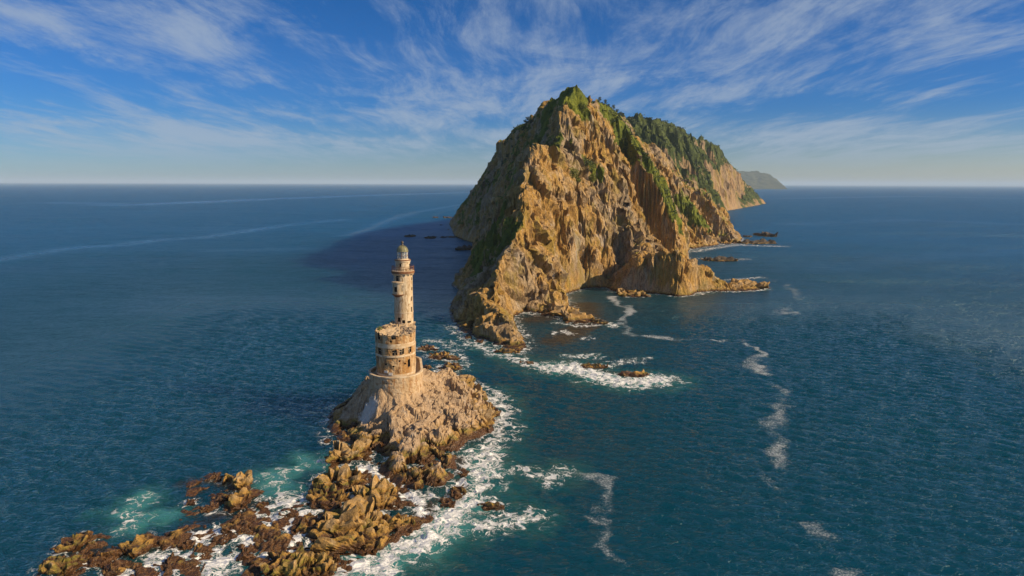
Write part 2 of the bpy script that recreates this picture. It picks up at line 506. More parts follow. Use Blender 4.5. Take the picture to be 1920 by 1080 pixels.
hh = t.math('ADD', hh, t.math('MULTIPLY', ff, 0.18))
nb = t.bump(hh, 1.0, 1.0)
chop = t.attr('chop')
def tilt(vec, sc, det):
    nd = t.n('ShaderNodeTexNoise'); t.put(nd.inputs['Vector'], vec); nd.inputs['Scale'].default_value = sc; nd.inputs['Detail'].default_value = det
    return t.vmath('SUBTRACT', nd.outputs['Color'], (0.5, 0.5, 0.5))
tl = t.vmath('ADD', tilt(sw, 0.55, 3), t.vmath('MULTIPLY', tilt(t.scale(p, (0.35, 1, 1)), 0.24, 3), (0.8, 0.8, 0)))
tl = t.vmath('ADD', tl, t.vmath('MULTIPLY', tilt(t.scale(p, (0.3, 1, 1)), 0.04, 3), (0.5, 0.5, 0)))
tl = t.vmath('MULTIPLY', tl, (2.0, 2.8, 0.0))
amt = t.math('MULTIPLY', gust, t.math('ADD', 0.10, t.math('MULTIPLY', chop, 0.6)))
nd = t.n('ShaderNodeVectorMath', operation='SCALE'); t.put(nd.inputs[0], tl); t.put(nd.inputs['Scale'], amt)
t.put(bs.inputs['Normal'], t.vmath('NORMALIZE', t.vmath('ADD', nb, nd.outputs[0])))

# ------------------------------------------------------------------ surveyed terrain
def in_poly(x, y, poly):
    ins = np.zeros(x.shape, bool)
    n = len(poly)
    for i in range(n):
        x0, y0 = poly[i]; x1, y1 = poly[(i + 1) % n]
        if y0 == y1: continue
        c = ((y0 > y) != (y1 > y)) & (x < (x1 - x0) * (y - y0) / (y1 - y0) + x0)
        ins ^= c
    return ins
def dist_path(x, y, path, closed=False):
    d = np.full(x.shape, 1e9, np.float32)
    n = len(path)
    for i in range(n if closed else n - 1):
        ax, ay = path[i][:2]; bx, by = path[(i + 1) % n][:2]
        ex, ey = bx - ax, by - ay
        L = ex * ex + ey * ey + 1e-9
        tt = np.clip(((x - ax) * ex + (y - ay) * ey) / L, 0, 1)
        d = np.minimum(d, (x - ax - tt * ex) ** 2 + (y - ay - tt * ey) ** 2)
    return np.sqrt(d)
def blur(a, n):
    for _ in range(n):
        b = np.pad(a, 1, mode='edge')
        a = (b[:-2, 1:-1] + b[2:, 1:-1] + b[1:-1, :-2] + b[1:-1, 2:] + 2 * b[1:-1, 1:-1]) / 6
    return a

class Terrain:
    guard = None
    def __init__(self, xs, ys, coast, lines, pts, sea_slope=0.7):
        """coast: closed list of shore points; lines: ridge or gully breaklines; pts: loose spot heights"""
        self.xs, self.ys = xs, ys
        X, Y = np.meshgrid(xs, ys)
        V = [tuple(c[:2]) for c in coast]; Zs = [0.0] * len(coast)
        E = [(i, (i + 1) % len(coast)) for i in range(len(coast))]
        for ln in lines:
            b = len(V)
            for q in ln:
                V.append((q[0], q[1])); Zs.append(q[2])
            E += [(b + i, b + i + 1) for i in range(len(ln) - 1)]
        for q in pts:
            V.append((q[0], q[1])); Zs.append(q[2])
        r = delaunay_2d_cdt([Vector(v) for v in V], E, [], 0, 1e-4)
        vo, fo, orig = r[0], r[2], r[3]
        zo = []
        for k, o in enumerate(orig):
            if o: zo.append(float(np.mean([Zs[i] for i in o])))
            else: zo.append(None)
        for k, z in enumerate(zo):                       # crossings of breaklines
            if z is None:
                best = sorted(range(len(V)), key=lambda i: (V[i][0] - vo[k][0]) ** 2 + (V[i][1] - vo[k][1]) ** 2)[:3]
                zo[k] = float(np.mean([Zs[i] for i in best]))
        Z = np.full(X.shape, np.nan, np.float32)
        for f in fo:
            a, b, c = (np.array(vo[i]) for i in f[:3])
            za, zb, zc = (zo[i] for i in f[:3])
            i0, i1 = np.searchsorted(xs, [min(a[0], b[0], c[0]), max(a[0], b[0], c[0])])
            j0, j1 = np.searchsorted(ys, [min(a[1], b[1], c[1]), max(a[1], b[1], c[1])])
            if i1 <= i0 or j1 <= j0: continue
            xx = X[j0:j1, i0:i1]; yy = Y[j0:j1, i0:i1]
            dn = (b[1] - c[1]) * (a[0] - c[0]) + (c[0] - b[0]) * (a[1] - c[1])
            if abs(dn) < 1e-9: continue
            l0 = ((b[1] - c[1]) * (xx - c[0]) + (c[0] - b[0]) * (yy - c[1])) / dn
            l1 = ((c[1] - a[1]) * (xx - c[0]) + (a[0] - c[0]) * (yy - c[1])) / dn
            l2 = 1 - l0 - l1
            ok = (l0 >= -1e-6) & (l1 >= -1e-6) & (l2 >= -1e-6)
            Z[j0:j1, i0:i1] = np.where(ok, l0 * za + l1 * zb + l2 * zc, Z[j0:j1, i0:i1])
        poly = [tuple(c[:2]) for c in coast]
        ins = in_poly(X, Y, poly)
        self.shore = dist_path(X, Y, poly, True)
        self.shore = np.where(ins, self.shore, -self.shore)
        Z = np.where(ins & ~np.isnan(Z), Z, np.maximum(-8.0, -np.abs(self.shore) * sea_slope))
        self.X, self.Y, self.Z = X, Y, Z
    def grad(self, Z=None):
        gy, gx = np.gradient(self.Z if Z is None else Z, self.ys, self.xs)
        return gx, gy
    def gullies(self, waves, amp, seed=0, smooth=4, sharp=0.0):
        """rills that follow the fall line, coarse to fine"""
        for o, lam in enumerate(waves):
            gx, gy = self.grad(blur(self.Z, smooth))
            g = np.hypot(gx, gy) + 1e-6
            fx, fy = gx / g, gy / g
            px = self.X / lam; py = self.Y / lam
            xi = np.floor(px).astype(np.int64); yi = np.floor(py).astype(np.int64)
            acc = np.zeros_like(self.Z, dtype=np.float32); ws = acc + 1e-6
            for a in (-1, 0, 1):
                for b in (-1, 0, 1):
                    h = _h(xi + a, yi + b, xi * 0, seed + o * 31)
                    vx = px - xi - a - (h & np.uint32(1023)).astype(np.float32) / 1023
                    vy = py - yi - b - ((h >> np.uint32(10)) & np.uint32(1023)).astype(np.float32) / 1023
                    ph = ((h >> np.uint32(20)) & np.uint32(1023)).astype(np.float32) / 1023
                    wgt = np.exp(-(vx * vx + vy * vy) * 2.2)
                    s = vx * (-fy) + vy * fx
                    acc += wgt * np.cos(6.283 * (s * 1.15 + ph)); ws += wgt
            r = acc / ws
            r = (1 - 2 * np.abs(r) ** 0.8) if (lam < sharp) else (2 * np.abs(r) ** 1.1 - 0.9)
            k = np.clip(g, 0, 1.2) / 1.2 * np.sqrt(1 + np.minimum(g, 2.6) ** 2) * 0.6 * np.clip(self.shore / (lam * 0.5 + 1.5), 0, 1) * (np.clip(self.guard / (lam * 0.5), 0.25, 1) if self.guard is not None else 1)
            self.Z = self.Z + r * lam * amp * k
    def sample(self, x, y):
        i = np.clip(np.searchsorted(self.xs, x) - 1, 0, len(self.xs) - 2)
        j = np.clip(np.searchsorted(self.ys, y) - 1, 0, len(self.ys) - 2)
        tx = np.clip((x - self.xs[i]) / (self.xs[i + 1] - self.xs[i]), 0, 1)
        ty = np.clip((y - self.ys[j]) / (self.ys[j + 1] - self.ys[j]), 0, 1)
        Z = self.Z
        return (Z[j, i] * (1 - tx) + Z[j, i + 1] * tx) * (1 - ty) + (Z[j + 1, i] * (1 - tx) + Z[j + 1, i + 1] * tx) * ty
    def hit(self, px, py):
        d = ray(px, py); d = d / d[1]
        yy = np.arange(self.ys[0], self.ys[-1], 0.3)
        x = d[0] * yy; z = CAM_H + d[2] * yy
        h = self.sample(x, yy)
        k = np.argmax(z < h)
        if not (z < h).any(): return None
        return np.array([x[k], yy[k], h[k]])
    def mesh(self, name, mat, crag, zmin=-2.5, smooth=False, attrs=None):
        gx, gy = self.grad()
        n = np.stack([-gx, -gy, np.ones_like(gx)], -1)
        n /= np.linalg.norm(n, axis=-1, keepdims=True)
        pv = np.stack([self.X, self.Y, self.Z], -1)
        dsp = crag(pv[..., 0], pv[..., 1], pv[..., 2], n, self)
        pv = pv + n * dsp[..., None]
        ny, nx = self.Z.shape
        idx = np.arange(ny * nx).reshape(ny, nx)
        q = np.stack([idx[:-1, :-1], idx[:-1, 1:], idx[1:, 1:], idx[1:, :-1]], -1).reshape(-1, 4)
        zf = self.Z.ravel()[q].max(1)
        q = q[zf > zmin]
        used = np.zeros(ny * nx, bool); used[q.ravel()] = True
        remap = np.cumsum(used) - 1
        o = obj_arrays(name, pv.reshape(-1, 3)[used], remap[q], mat, smooth)
        self.normal = n; self.P = pv
        for k, a in (attrs or {}).items():
            add_attr(o, k, a.ravel()[used])
        return o

# ---- the mountain of the cape
coast_main = [W(988, 650), W(974, 662), W(945, 652), W(916, 639), W(868, 625), W(846, 600), W(841, 578), W(861, 545), W(845, 534),
              (-29, 372, 0), (-26, 420, 0), (-28, 480, 0), (-31, 540, 0), W(893, 458), W(872, 451), W(852, 443), W(846, 428), W(842, 420), W(858, 410),
              (-78, 1080, 0), (20, 1120, 0), (220, 900, 0), (232, 740, 0), (224, 650, 0), W(1389, 456), W(1350, 459), W(1320, 463), W(1294, 468), (130, 500, 0), (120, 450, 0), (114, 426, 0), (103, 432, 0), (93, 447, 0),
              (93, 410, 0), (96, 375, 0), (97, 350, 0), W(1338, 531), W(1385, 533), W(1432, 537), W(1436, 543), W(1390, 546), W(1338, 546), W(1308, 548),
              W(1294, 554), W(1272, 556), W(1246, 552), W(1200, 549), W(1150, 547), W(1138, 539), W(1097, 540), W(1075, 547), W(1056, 552), W(1068, 576),
              W(1040, 584), W(1010, 590), W(980, 586), W(962, 593), W(968, 612), W(980, 632)]
peak = P(1078, 155, 390)
lines_main = [
    # spur facing the camera, from its tip up to the peak
    [W(978, 652, 1.2), P(955, 606, 222), P(927, 562, 236), P(934, 502, 255), P(955, 450, 275), P(986, 400, 295), P(985, 345, 308), P(984, 302, 318), P(1010, 258, 331)],
    [P(1010, 258, 331.6), P(1046, 276, 346), P(1042, 262, 352), P(1050, 204, 368), peak],
    # left skyline
    [peak + [0, .3, 0], P(1055, 170, 400), P(1030, 196, 425), P(1000, 221, 480), P(955, 243, 560), P(930, 281, 680), P(905, 331, 800), P(885, 371, 900), P(870, 401, 1010)],
    # gully between spur and main face
    [P(1046, 280, 345), P(1030, 330, 332), P(1022, 400, 312), P(1010, 500, 282), W(1000, 570, 2)],
    # middle rib of the lit face
    [peak + [.3, -.3, -.3], P(1085, 230, 372), P(1075, 330, 350), P(1078, 430, 326), P(1068, 510, 304), W(1066, 560, 2)],
    # second hollow
    [P(1105, 300, 368), P(1110, 400, 348), P(1112, 480, 335), W(1110, 535, 2)],
    # right rib of the lit face, running into the low headland
    [P(1105, 186, 396), P(1125, 245, 388), P(1142, 300, 378), P(1166, 370, 366), P(1184, 430, 350), P(1194, 476, 334)],
    [P(1196, 482, 330), P(1206, 487, 321), P(1254, 472, 316), P(1272, 458, 314.5), P(1292, 478, 317), P(1308, 492, 322), P(1330, 503, 328), P(1345, 524, 328), P(1385, 530, 327), P(1428, 537, 326.5)],
    # shaded ravine
    [(58, 440, 92), (63, 466, 84), (71, 462, 58), (81, 456, 27), (89, 450, 3)],
    # grassy ridge right of the ravine
    [P(1108, 188, 420), P(1150, 226, 462), P(1200, 291, 455), P(1240, 351, 448), P(1262, 411, 440), P(1272, 450, 434), (111, 430, 2)],
    [P(1172, 233, 492), P(1222, 302, 490), P(1258, 362, 485), P(1280, 417, 475), (124, 460, 6)],
    # gully behind it
    [(93, 508, 82), (113, 514, 52), (127, 517, 30), (136, 530, 13), (146, 548, 3)],
    # wooded crest and pinkish buttresses
    [P(1112, 188, 455), P(1122, 190, 490), P(1160, 211, 530), P(1170, 218, 540), P(1185, 252, 560), P(1215, 269, 620), P(1245, 290, 640), P(1262, 312, 648), P(1272, 345, 645)],
    [(166, 662, 34), (176, 646, 18), (182, 626, 6), (184, 608, 2)],
    [P(1275, 345, 655), P(1310, 348, 650), P(1345, 395, 630), P(1370, 430, 612), W(1386, 455, .5)],
    # foot of the dark wall under the left skyline
    [P(1040, 276, 356), P(1022, 273, 376), P(1004, 264, 420), P(984, 268, 470), P(958, 280, 545), P(935, 310, 640)],
    [P(990, 330, 345), P(968, 345, 385), P(948, 345, 450), P(928, 350, 520), P(905, 375, 620)],
    # headland back
    [(58, 348, 11), (76, 338, 13), (88, 336, 7)],
]
pts_main = [np.array([150, 760, 75]), np.array([60, 760, 95]), np.array([0, 900, 62]), np.array([100, 900, 70]), np.array([200, 700, 45]),
            np.array([-44, 620, 12]), np.array([-34, 600, 20]), np.array([-58, 760, 16]), np.array([-16, 450, 34]), np.array([-12, 520, 48]), np.array([-20, 400, 16]),
            P(880, 560, 250), P(900, 470, 330), P(930, 420, 340), P(950, 380, 350), P(895, 520, 290)]

def geo(a, b, d0, growth):
    out = [a]; d = d0
    while out[-1] < b:
        out.append(out[-1] + d); d *= growth
    return out
ysm = np.array(geo(198, 1130, 0.52, 1.0022), np.float64)
xsm = np.concatenate([np.arange(-100, -44, 1.1), np.arange(-44, 112, 0.55), np.arange(112, 250, 0.9)])
T1 = Terrain(xsm, ysm, coast_main, lines_main, pts_main)
T1.Z = np.where(T1.shore > 0, blur(T1.Z, 3), T1.Z)
low = fbm(T1.X / 34, T1.Y / 34, T1.Z / 50, 3, 3)
T1.Z += low * 4.0 * np.clip(T1.shore / 14, 0, 1) * 0.8
T1.guard = np.min([dist_path(T1.X, T1.Y, ln) for ln in lines_main], axis=0)
T1.gullies([52, 26, 13], 0.19, 11)
T1.gullies([6.5, 3.4, 1.9], 0.055, 17)

def blob_mask(T, blobs):
    """patches of plants at surveyed places: (px, py, radius in metres, weight)"""
    out = np.zeros_like(T.Z)
    for px, py, r, wgt in blobs:
        c = T.hit(px, py)
        if c is None: continue
        d2 = ((T.X - c[0]) ** 2 + (T.Y - c[1]) ** 2 + ((T.Z - c[2]) * 0.8) ** 2) / (r * r)
        out += wgt * np.exp(-d2)
    return out
def slope_of(T):
    gx, gy = T.grad(blur(T.Z, 3))
    return np.hypot(gx, gy)
sl1 = slope_of(T1)
gx1, gy1 = T1.grad(blur(T1.Z, 8))
west = np.clip(-gx1 * -1.0, -3, 3)            # positive where the ground falls to the left (-x)
veg = 0.44 - 0.13 * (sl1 - 0.9)
veg += 0.13 * np.clip(gx1, 0, 1.3)
veg += fbm(T1.X / 16, T1.Y / 16, T1.Z / 16, 4, 91, 0.6) * 0.34
east_face = np.clip(-gx1, 0, 1.5)
veg -= 0.30 * np.clip(east_face, 0, 1) * (T1.Y < 400)
veg -= 0.35 * np.exp(-((T1.Z) / 9.0) ** 2)
veg += blob_mask(T1, [(1078, 160, 9, .9), (1062, 182, 8, .8), (1088, 180, 9, .8), (1090, 210, 6, .7), (1100, 305, 6, .8), (1075, 326, 5, .8), (1010, 265, 5, .6), (1040, 285, 5, .5),
    (1160, 232, 10, 1.8), (1180, 255, 11, 1.8), (1200, 280, 11, 1.8), (1217, 305, 11, 1.8), (1237, 338, 11, 1.8), (1252, 368, 11, 1.8), (1265, 400, 10, 1.8),
    (960, 440, 9, .4), (940, 400, 10, .45), (920, 450, 12, .5), (905, 480, 11, .6), (935, 470, 10, .5), (950, 360, 9, .3), (1020, 225, 10, .3), (970, 245, 12, .4), (950, 270, 9, .3), (893, 513, 5, .6),
    (1130, 330, 5, .4), (1105, 470, 4, .4), (1020, 470, 3, .5), (1060, 250, 6, .4), (1180, 350, 6, .5), (1280, 380, 10, .5), (1305, 410, 8, .5), (1140, 200, 14, .6), (1165, 222, 10, .5)])
veg -= blob_mask(T1, [(1010, 340, 14, .4), (1040, 420, 20, .4), (1060, 480, 22, .5), (1000, 450, 16, .5), (970, 520, 14, .5), (880, 580, 18, .6), (930, 600, 14, .6), (1130, 440, 16, .4), (1240, 510, 14, .5), (1230, 300, 14, .4), (1175, 230, 6, .5)])
gua1 = blob_mask(T1, [(1015, 455, 4, .5), (1005, 490, 6, .4), (985, 560, 5, .4), (1090, 240, 3, .4), (1095, 280, 4, .5), (1085, 400, 5, .3), (1280, 480, 2, .5), (1040, 540, 7, .35), (1330, 510, 3, .4), (880, 565, 14, .25), (905, 600, 10, .25)])
gua1 -= 0.25

def crag_main(x, y, z, n, T):
    k = np.clip(T.shore / 3.0, 0.15, 1) * np.clip(1.25 - T.veg, 0.12, 1.0)
    c_, s_ = math.cos(0.5), math.sin(0.5)
    a_ = x * c_ + z * s_; b_ = z * c_ - x * s_
    d = fbm(x / 5.0, y / 5.0, z / 8.0, 4, 40, 0.55, True) * 0.55
    d = d + facets(a_ / 13, y / 13, b_ / 15, 59, 1.3, .5) * 2.8
    d = d + facets(a_ / 5.4, y / 5.4, b_ / 6.2, 60, 1.3, .7) * 1.25
    d = d + facets(a_ / 2.3, y / 2.3, b_ / 2.6, 61, 1.3, .6) * 0.5
    return d * k
T1.veg = veg
cliff = T1.mesh('cape_mountain', 'cliff_rock', crag_main, attrs={'grass': veg, 'guano': gua1})
tag(cliff, 'steep golden rock mountain with a pointed green top rising from the sea', 'mountain', kind='structure')

# ---- the green hill and cliffs behind
coast_far = [(215, 700, 0), (238, 760, 0), (270, 830, 0), (300, 930, 0), (345, 1060, 0), W(1345, 398), W(1362, 395), W(1392, 390), W(1420, 385), W(1436, 381.5), W(1432, 378),
             (700, 2180, 0), (520, 2250, 0), (250, 1900, 0), (60, 1400, 0), (40, 900, 0), (60, 720, 0)]
lines_far = [
    [P(1172, 218, 1000), P(1210, 222, 1080), P(1262, 228, 1200), P(1290, 252, 1300), P(1340, 275, 1450), P(1375, 305, 1600), P(1400, 340, 1760), P(1420, 368, 1860), W(1430, 379, 2)],
    [P(1205, 285, 860), P(1240, 290, 930), P(1280, 303, 1060), P(1320, 306, 1200), P(1355, 330, 1380), P(1392, 366, 1640), W(1420, 382, 3)],
    [P(1255, 330, 830), P(1275, 345, 880), P(1300, 360, 960), P(1318, 380, 1040)],
]
pts_far = [np.array([120, 800, 70]), np.array([150, 1200, 120]), np.array([300, 1600, 110]), np.array([450, 1900, 80])]
ysf = np.array(geo(705, 2200, 2.1, 1.0016)); xsf = np.arange(60, 790, 2.3)
T2 = Terrain(xsf, ysf, coast_far, lines_far, pts_far)
T2.Z = np.where(T2.shore > 0, blur(T2.Z, 4), T2.Z)
T2.Z += fbm(T2.X / 90, T2.Y / 90, 0, 3, 5) * 9 * np.clip(T2.shore / 40, 0, 1)
T2.gullies([120, 60, 30], 0.16, 21)
sl2 = slope_of(T2)
veg2 = 0.92 - 0.30 * (sl2 - 0.55) + 0.3 * np.clip((T2.Z - 70) / 40, 0, 1) + fbm(T2.X / 60, T2.Y / 60, T2.Z / 60, 3, 92) * 0.3 - 0.4 * np.exp(-(T2.Z / 14) ** 2)
veg2 += blob_mask(T2, [(1230, 250, 90, .4), (1280, 270, 60, .3), (1310, 390, 20, .3)])
T2.veg = veg2
def crag_far(x, y, z, n, T):
    k = np.clip(T.shore / 8.0, 0.1, 1) * np.clip(1.25 - T.veg, 0.06, 1.0)
    d = fbm(x / 16, y / 16, z / 26, 4, 47, 0.55, True) * 2.6 + facets(x / 15, y / 15, z / 22, 63, 1.2) * 3.6
    return d * k
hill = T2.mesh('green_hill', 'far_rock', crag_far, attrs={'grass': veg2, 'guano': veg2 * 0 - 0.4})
tag(hill, 'broad green hill with pale cliffs behind the pointed mountain', 'hill', kind='structure')

# ---- the headland on the horizon
def horizon_z(px, py, Y): return P(px, py, Y)
FY = 7200.0
coast_hd = [P(1330, 351, FY)[:2].tolist() + [0], P(1478, 350, FY)[:2].tolist() + [0], (P(1478, 350, FY)[0] + 150, FY + 900, 0), (P(1330, 351, FY)[0], FY + 2600, 0)]
crest = [P(1340, 322, FY + 900), P(1395, 320, FY + 900), P(1420, 320.5, FY + 850), P(1445, 327, FY + 700), P(1462, 336, FY + 500), P(1474, 344, FY + 300)]
xh = np.arange(coast_hd[0][0] - 60, coast_hd[2][0] + 120, 22.0); yh = np.arange(FY - 80, FY + 2700, 28.0)
T3 = Terrain(xh, yh, coast_hd, [crest], [])
T3.gullies([420, 210, 100], 0.10, 31)
headland = T3.mesh('far_headland', 'headland_scrub', lambda x, y, z, n, T: fbm(x / 120, y / 120, z / 120, 3, 9) * 10 * np.clip(T.shore / 60, 0, 1),
                   attrs={'grass': T3.Z * 0 + 0.75, 'guano': T3.Z * 0 - 0.4})
tag(headland, 'low hazy headland on the horizon right of the green hill', 'headland', kind='structure')

# ------------------------------------------------------------------ islet of the lighthouse
C1 = P(741, 640, 140.6); C1 = np.array([C1[0], C1[1]])
C2 = P(757.5, 600, 149.0); C2 = np.array([C2[0], C2[1]])
ZB = 11.2                                        # terrace level
coast_is = [W(612, 784), W(618, 812), W(640, 828), W(662, 838), W(679, 856), W(702, 879), W(735, 905), W(769, 932), W(805, 932), W(843, 908), W(853, 880), W(858, 848), W(874, 828),
            W(902, 820), W(925, 806), W(924, 782), W(906, 748), W(890, 728), W(868, 712), W(838, 692), W(800, 676), W(760, 690), W(720, 712), W(680, 735), W(645, 752), W(622, 766)]
ax2 = (C2 - C1) / np.linalg.norm(C2 - C1)
def hull(r1, r2, n=None, step=0.14, c1=None, c2=None):
    """closed outline round two circles, counter-clockwise, evenly spaced"""
    c1 = C1 if c1 is None else c1; c2 = C2 if c2 is None else c2
    D = np.linalg.norm(c2 - c1); a = math.atan2(c2[1] - c1[1], c2[0] - c1[0])
    k = math.acos((r1 - r2) / D)
    pts = []
    for q in np.linspace(a + k, a + 2 * math.pi - k, 120): pts.append(c1 + r1 * np.array([math.cos(q), math.sin(q)]))
    for q in np.linspace(a - k, a + k, 80): pts.append(c2 + r2 * np.array([math.cos(q), math.sin(q)]))
    pts = np.array(pts); cl = np.vstack([pts, pts[:1]])
    s = np.concatenate([[0], np.cumsum(np.linalg.norm(np.diff(cl, axis=0), axis=1))])
    m_ = n or int(s[-1] / step)
    ss = np.linspace(0, s[-1], m_, endpoint=False)
    return np.stack([np.interp(ss, s, cl[:, 0]), np.interp(ss, s, cl[:, 1])], -1)
RING1, RING2 = 5.75, 3.75
ring_out = hull(RING1, RING2, n=14)
pts_is = [np.array([*q, ZB - 1.6 - (2.2 if (q[1] < 139 and q[0] > C1[0] - 1) else 0.2)]) for q in hull(RING1 + .4, RING2 + .4, n=14)]
pts_is += [np.array([*q, ZB - 0.3]) for q in hull(RING1 - .8, RING2 - .8, n=10)] + [np.array([*C1, ZB - .3]), np.array([*C2, ZB - .3])]
pts_is += [P(655, 752, 144), P(640, 775, 139), P(662, 800, 135), P(690, 775, 137), P(700, 800, 132), P(690, 830, 126), P(720, 800, 130), P(760, 790, 129.5), P(760, 830, 123), P(740, 860, 117.5), P(780, 880, 113.5),
           P(800, 780, 133), P(810, 830, 123), P(835, 800, 128.5), P(838, 850, 119), P(845, 745, 141), P(870, 765, 139.5), P(895, 780, 136.5), P(860, 720, 146), P(815, 700, 148), P(830, 710, 148), P(820, 890, 112), P(720, 860, 118)]
xi_ = np.arange(-48, 2, 0.17); yi_ = np.arange(98, 186, 0.19)
T4 = Terrain(xi_, yi_, coast_is, [], pts_is, sea_slope=0.9)
T4.Z = np.where(T4.shore > 0, blur(T4.Z, 14), T4.Z)
hull_d = dist_path(T4.X, T4.Y, [tuple(q) for q in hull(RING1 - .2, RING2 - .2, n=40)], True)
hull_in = in_poly(T4.X, T4.Y, [tuple(q) for q in hull(RING1 - .2, RING2 - .2, n=40)])
hull_d = np.where(hull_in, 0, hull_d)
k4 = np.clip(T4.shore / 2.5, 0.1, 1) * np.clip(hull_d / 9, 0, 1)
T4.Z += fbm(T4.X / 9, T4.Y / 9, 0, 3, 71) * 1.7 * k4
T4.Z += facets(T4.X / 4.4, T4.Y / 4.4, T4.Z * 0, 72, 1.4) * 1.5 * k4
T4.gullies([8, 4], 0.07, 41)
def crag_islet(x, y, z, n, T):
    k = np.clip(T.shore / 2.0, 0.3, 1) * np.clip(hull_d / 1.5, 0, 1) * np.clip(0.5 + hull_d / 14, 0, 1)
    c_, s_ = math.cos(0.6), math.sin(0.6)
    u_ = x * c_ + z * s_; w_ = z * c_ - x * s_                       # tilted bedding
    d = facets(u_ / 3.2, y / 2.2, w_ / 1.3, 73, 1.0) * 0.62 + facets(u_ / 1.2, y / 0.9, w_ / 0.5, 74, 1.0) * 0.15
    d = d + fbm(u_ / 1.8, y / 1.4, w_ / 0.6, 4, 75, 0.55, True) * 0.13
    return d * k
gua4 = blob_mask(T4, [(690, 775, 3.2, .75), (675, 790, 2.2, .6), (700, 755, 2.0, .5), (790, 760, 3, .2), (820, 800, 3, .15)]) - 0.12
islet = T4.mesh('rock_islet', 'islet_rock', crag_islet, zmin=-2.0, attrs={'guano': gua4})
tag(islet, 'craggy tan rock islet in the foreground carrying the lighthouse', 'rock', kind='structure')

reef_poly = [W(*q) for q in ((60, 1100), (95, 1030), (135, 1000), (250, 1004), (330, 996), (345, 955), (352, 905), (400, 885), (450, 888), (492, 925), (505, 960), (570, 935), (592, 895), (630, 880), (690, 888), (735, 920), (790, 952), (815, 975),
             (770, 1000), (700, 1035), (650, 1070), (620, 1100), (520, 1110), (400, 1090), (330, 1075), (240, 1100), (140, 1120))]
T5 = Terrain(np.arange(-72, -4, 0.2), np.arange(76, 122, 0.2), reef_poly, [], [], sea_slope=0.4)
n5 = fbm(T5.X / 6, T5.Y / 6, 0, 4, 181) * 1.1 + facets(T5.X / 3.2, T5.Y / 3.2, T5.Z * 0, 172, 1.3) * 0.7 + fbm(T5.X / 2.2, T5.Y / 2.2, 0, 3, 173, .5, True) * 0.35
T5.Z = T5.Z + (n5 + 0.02) * np.clip(T5.shore / 3 + .3, 0, 1) - 0.10
shelf = T5.mesh('reef_shelf', 'reef_rock', lambda x, y, z, n, T: facets(x / 1.1, y / 1.1, z / 0.6, 174, 1.0) * 0.16, zmin=-0.8, attrs={'guano': T5.Z * 0 - .4})
tag(shelf, 'low wet brown reef shelf awash in front of the lighthouse islet', 'reef', kind='structure')

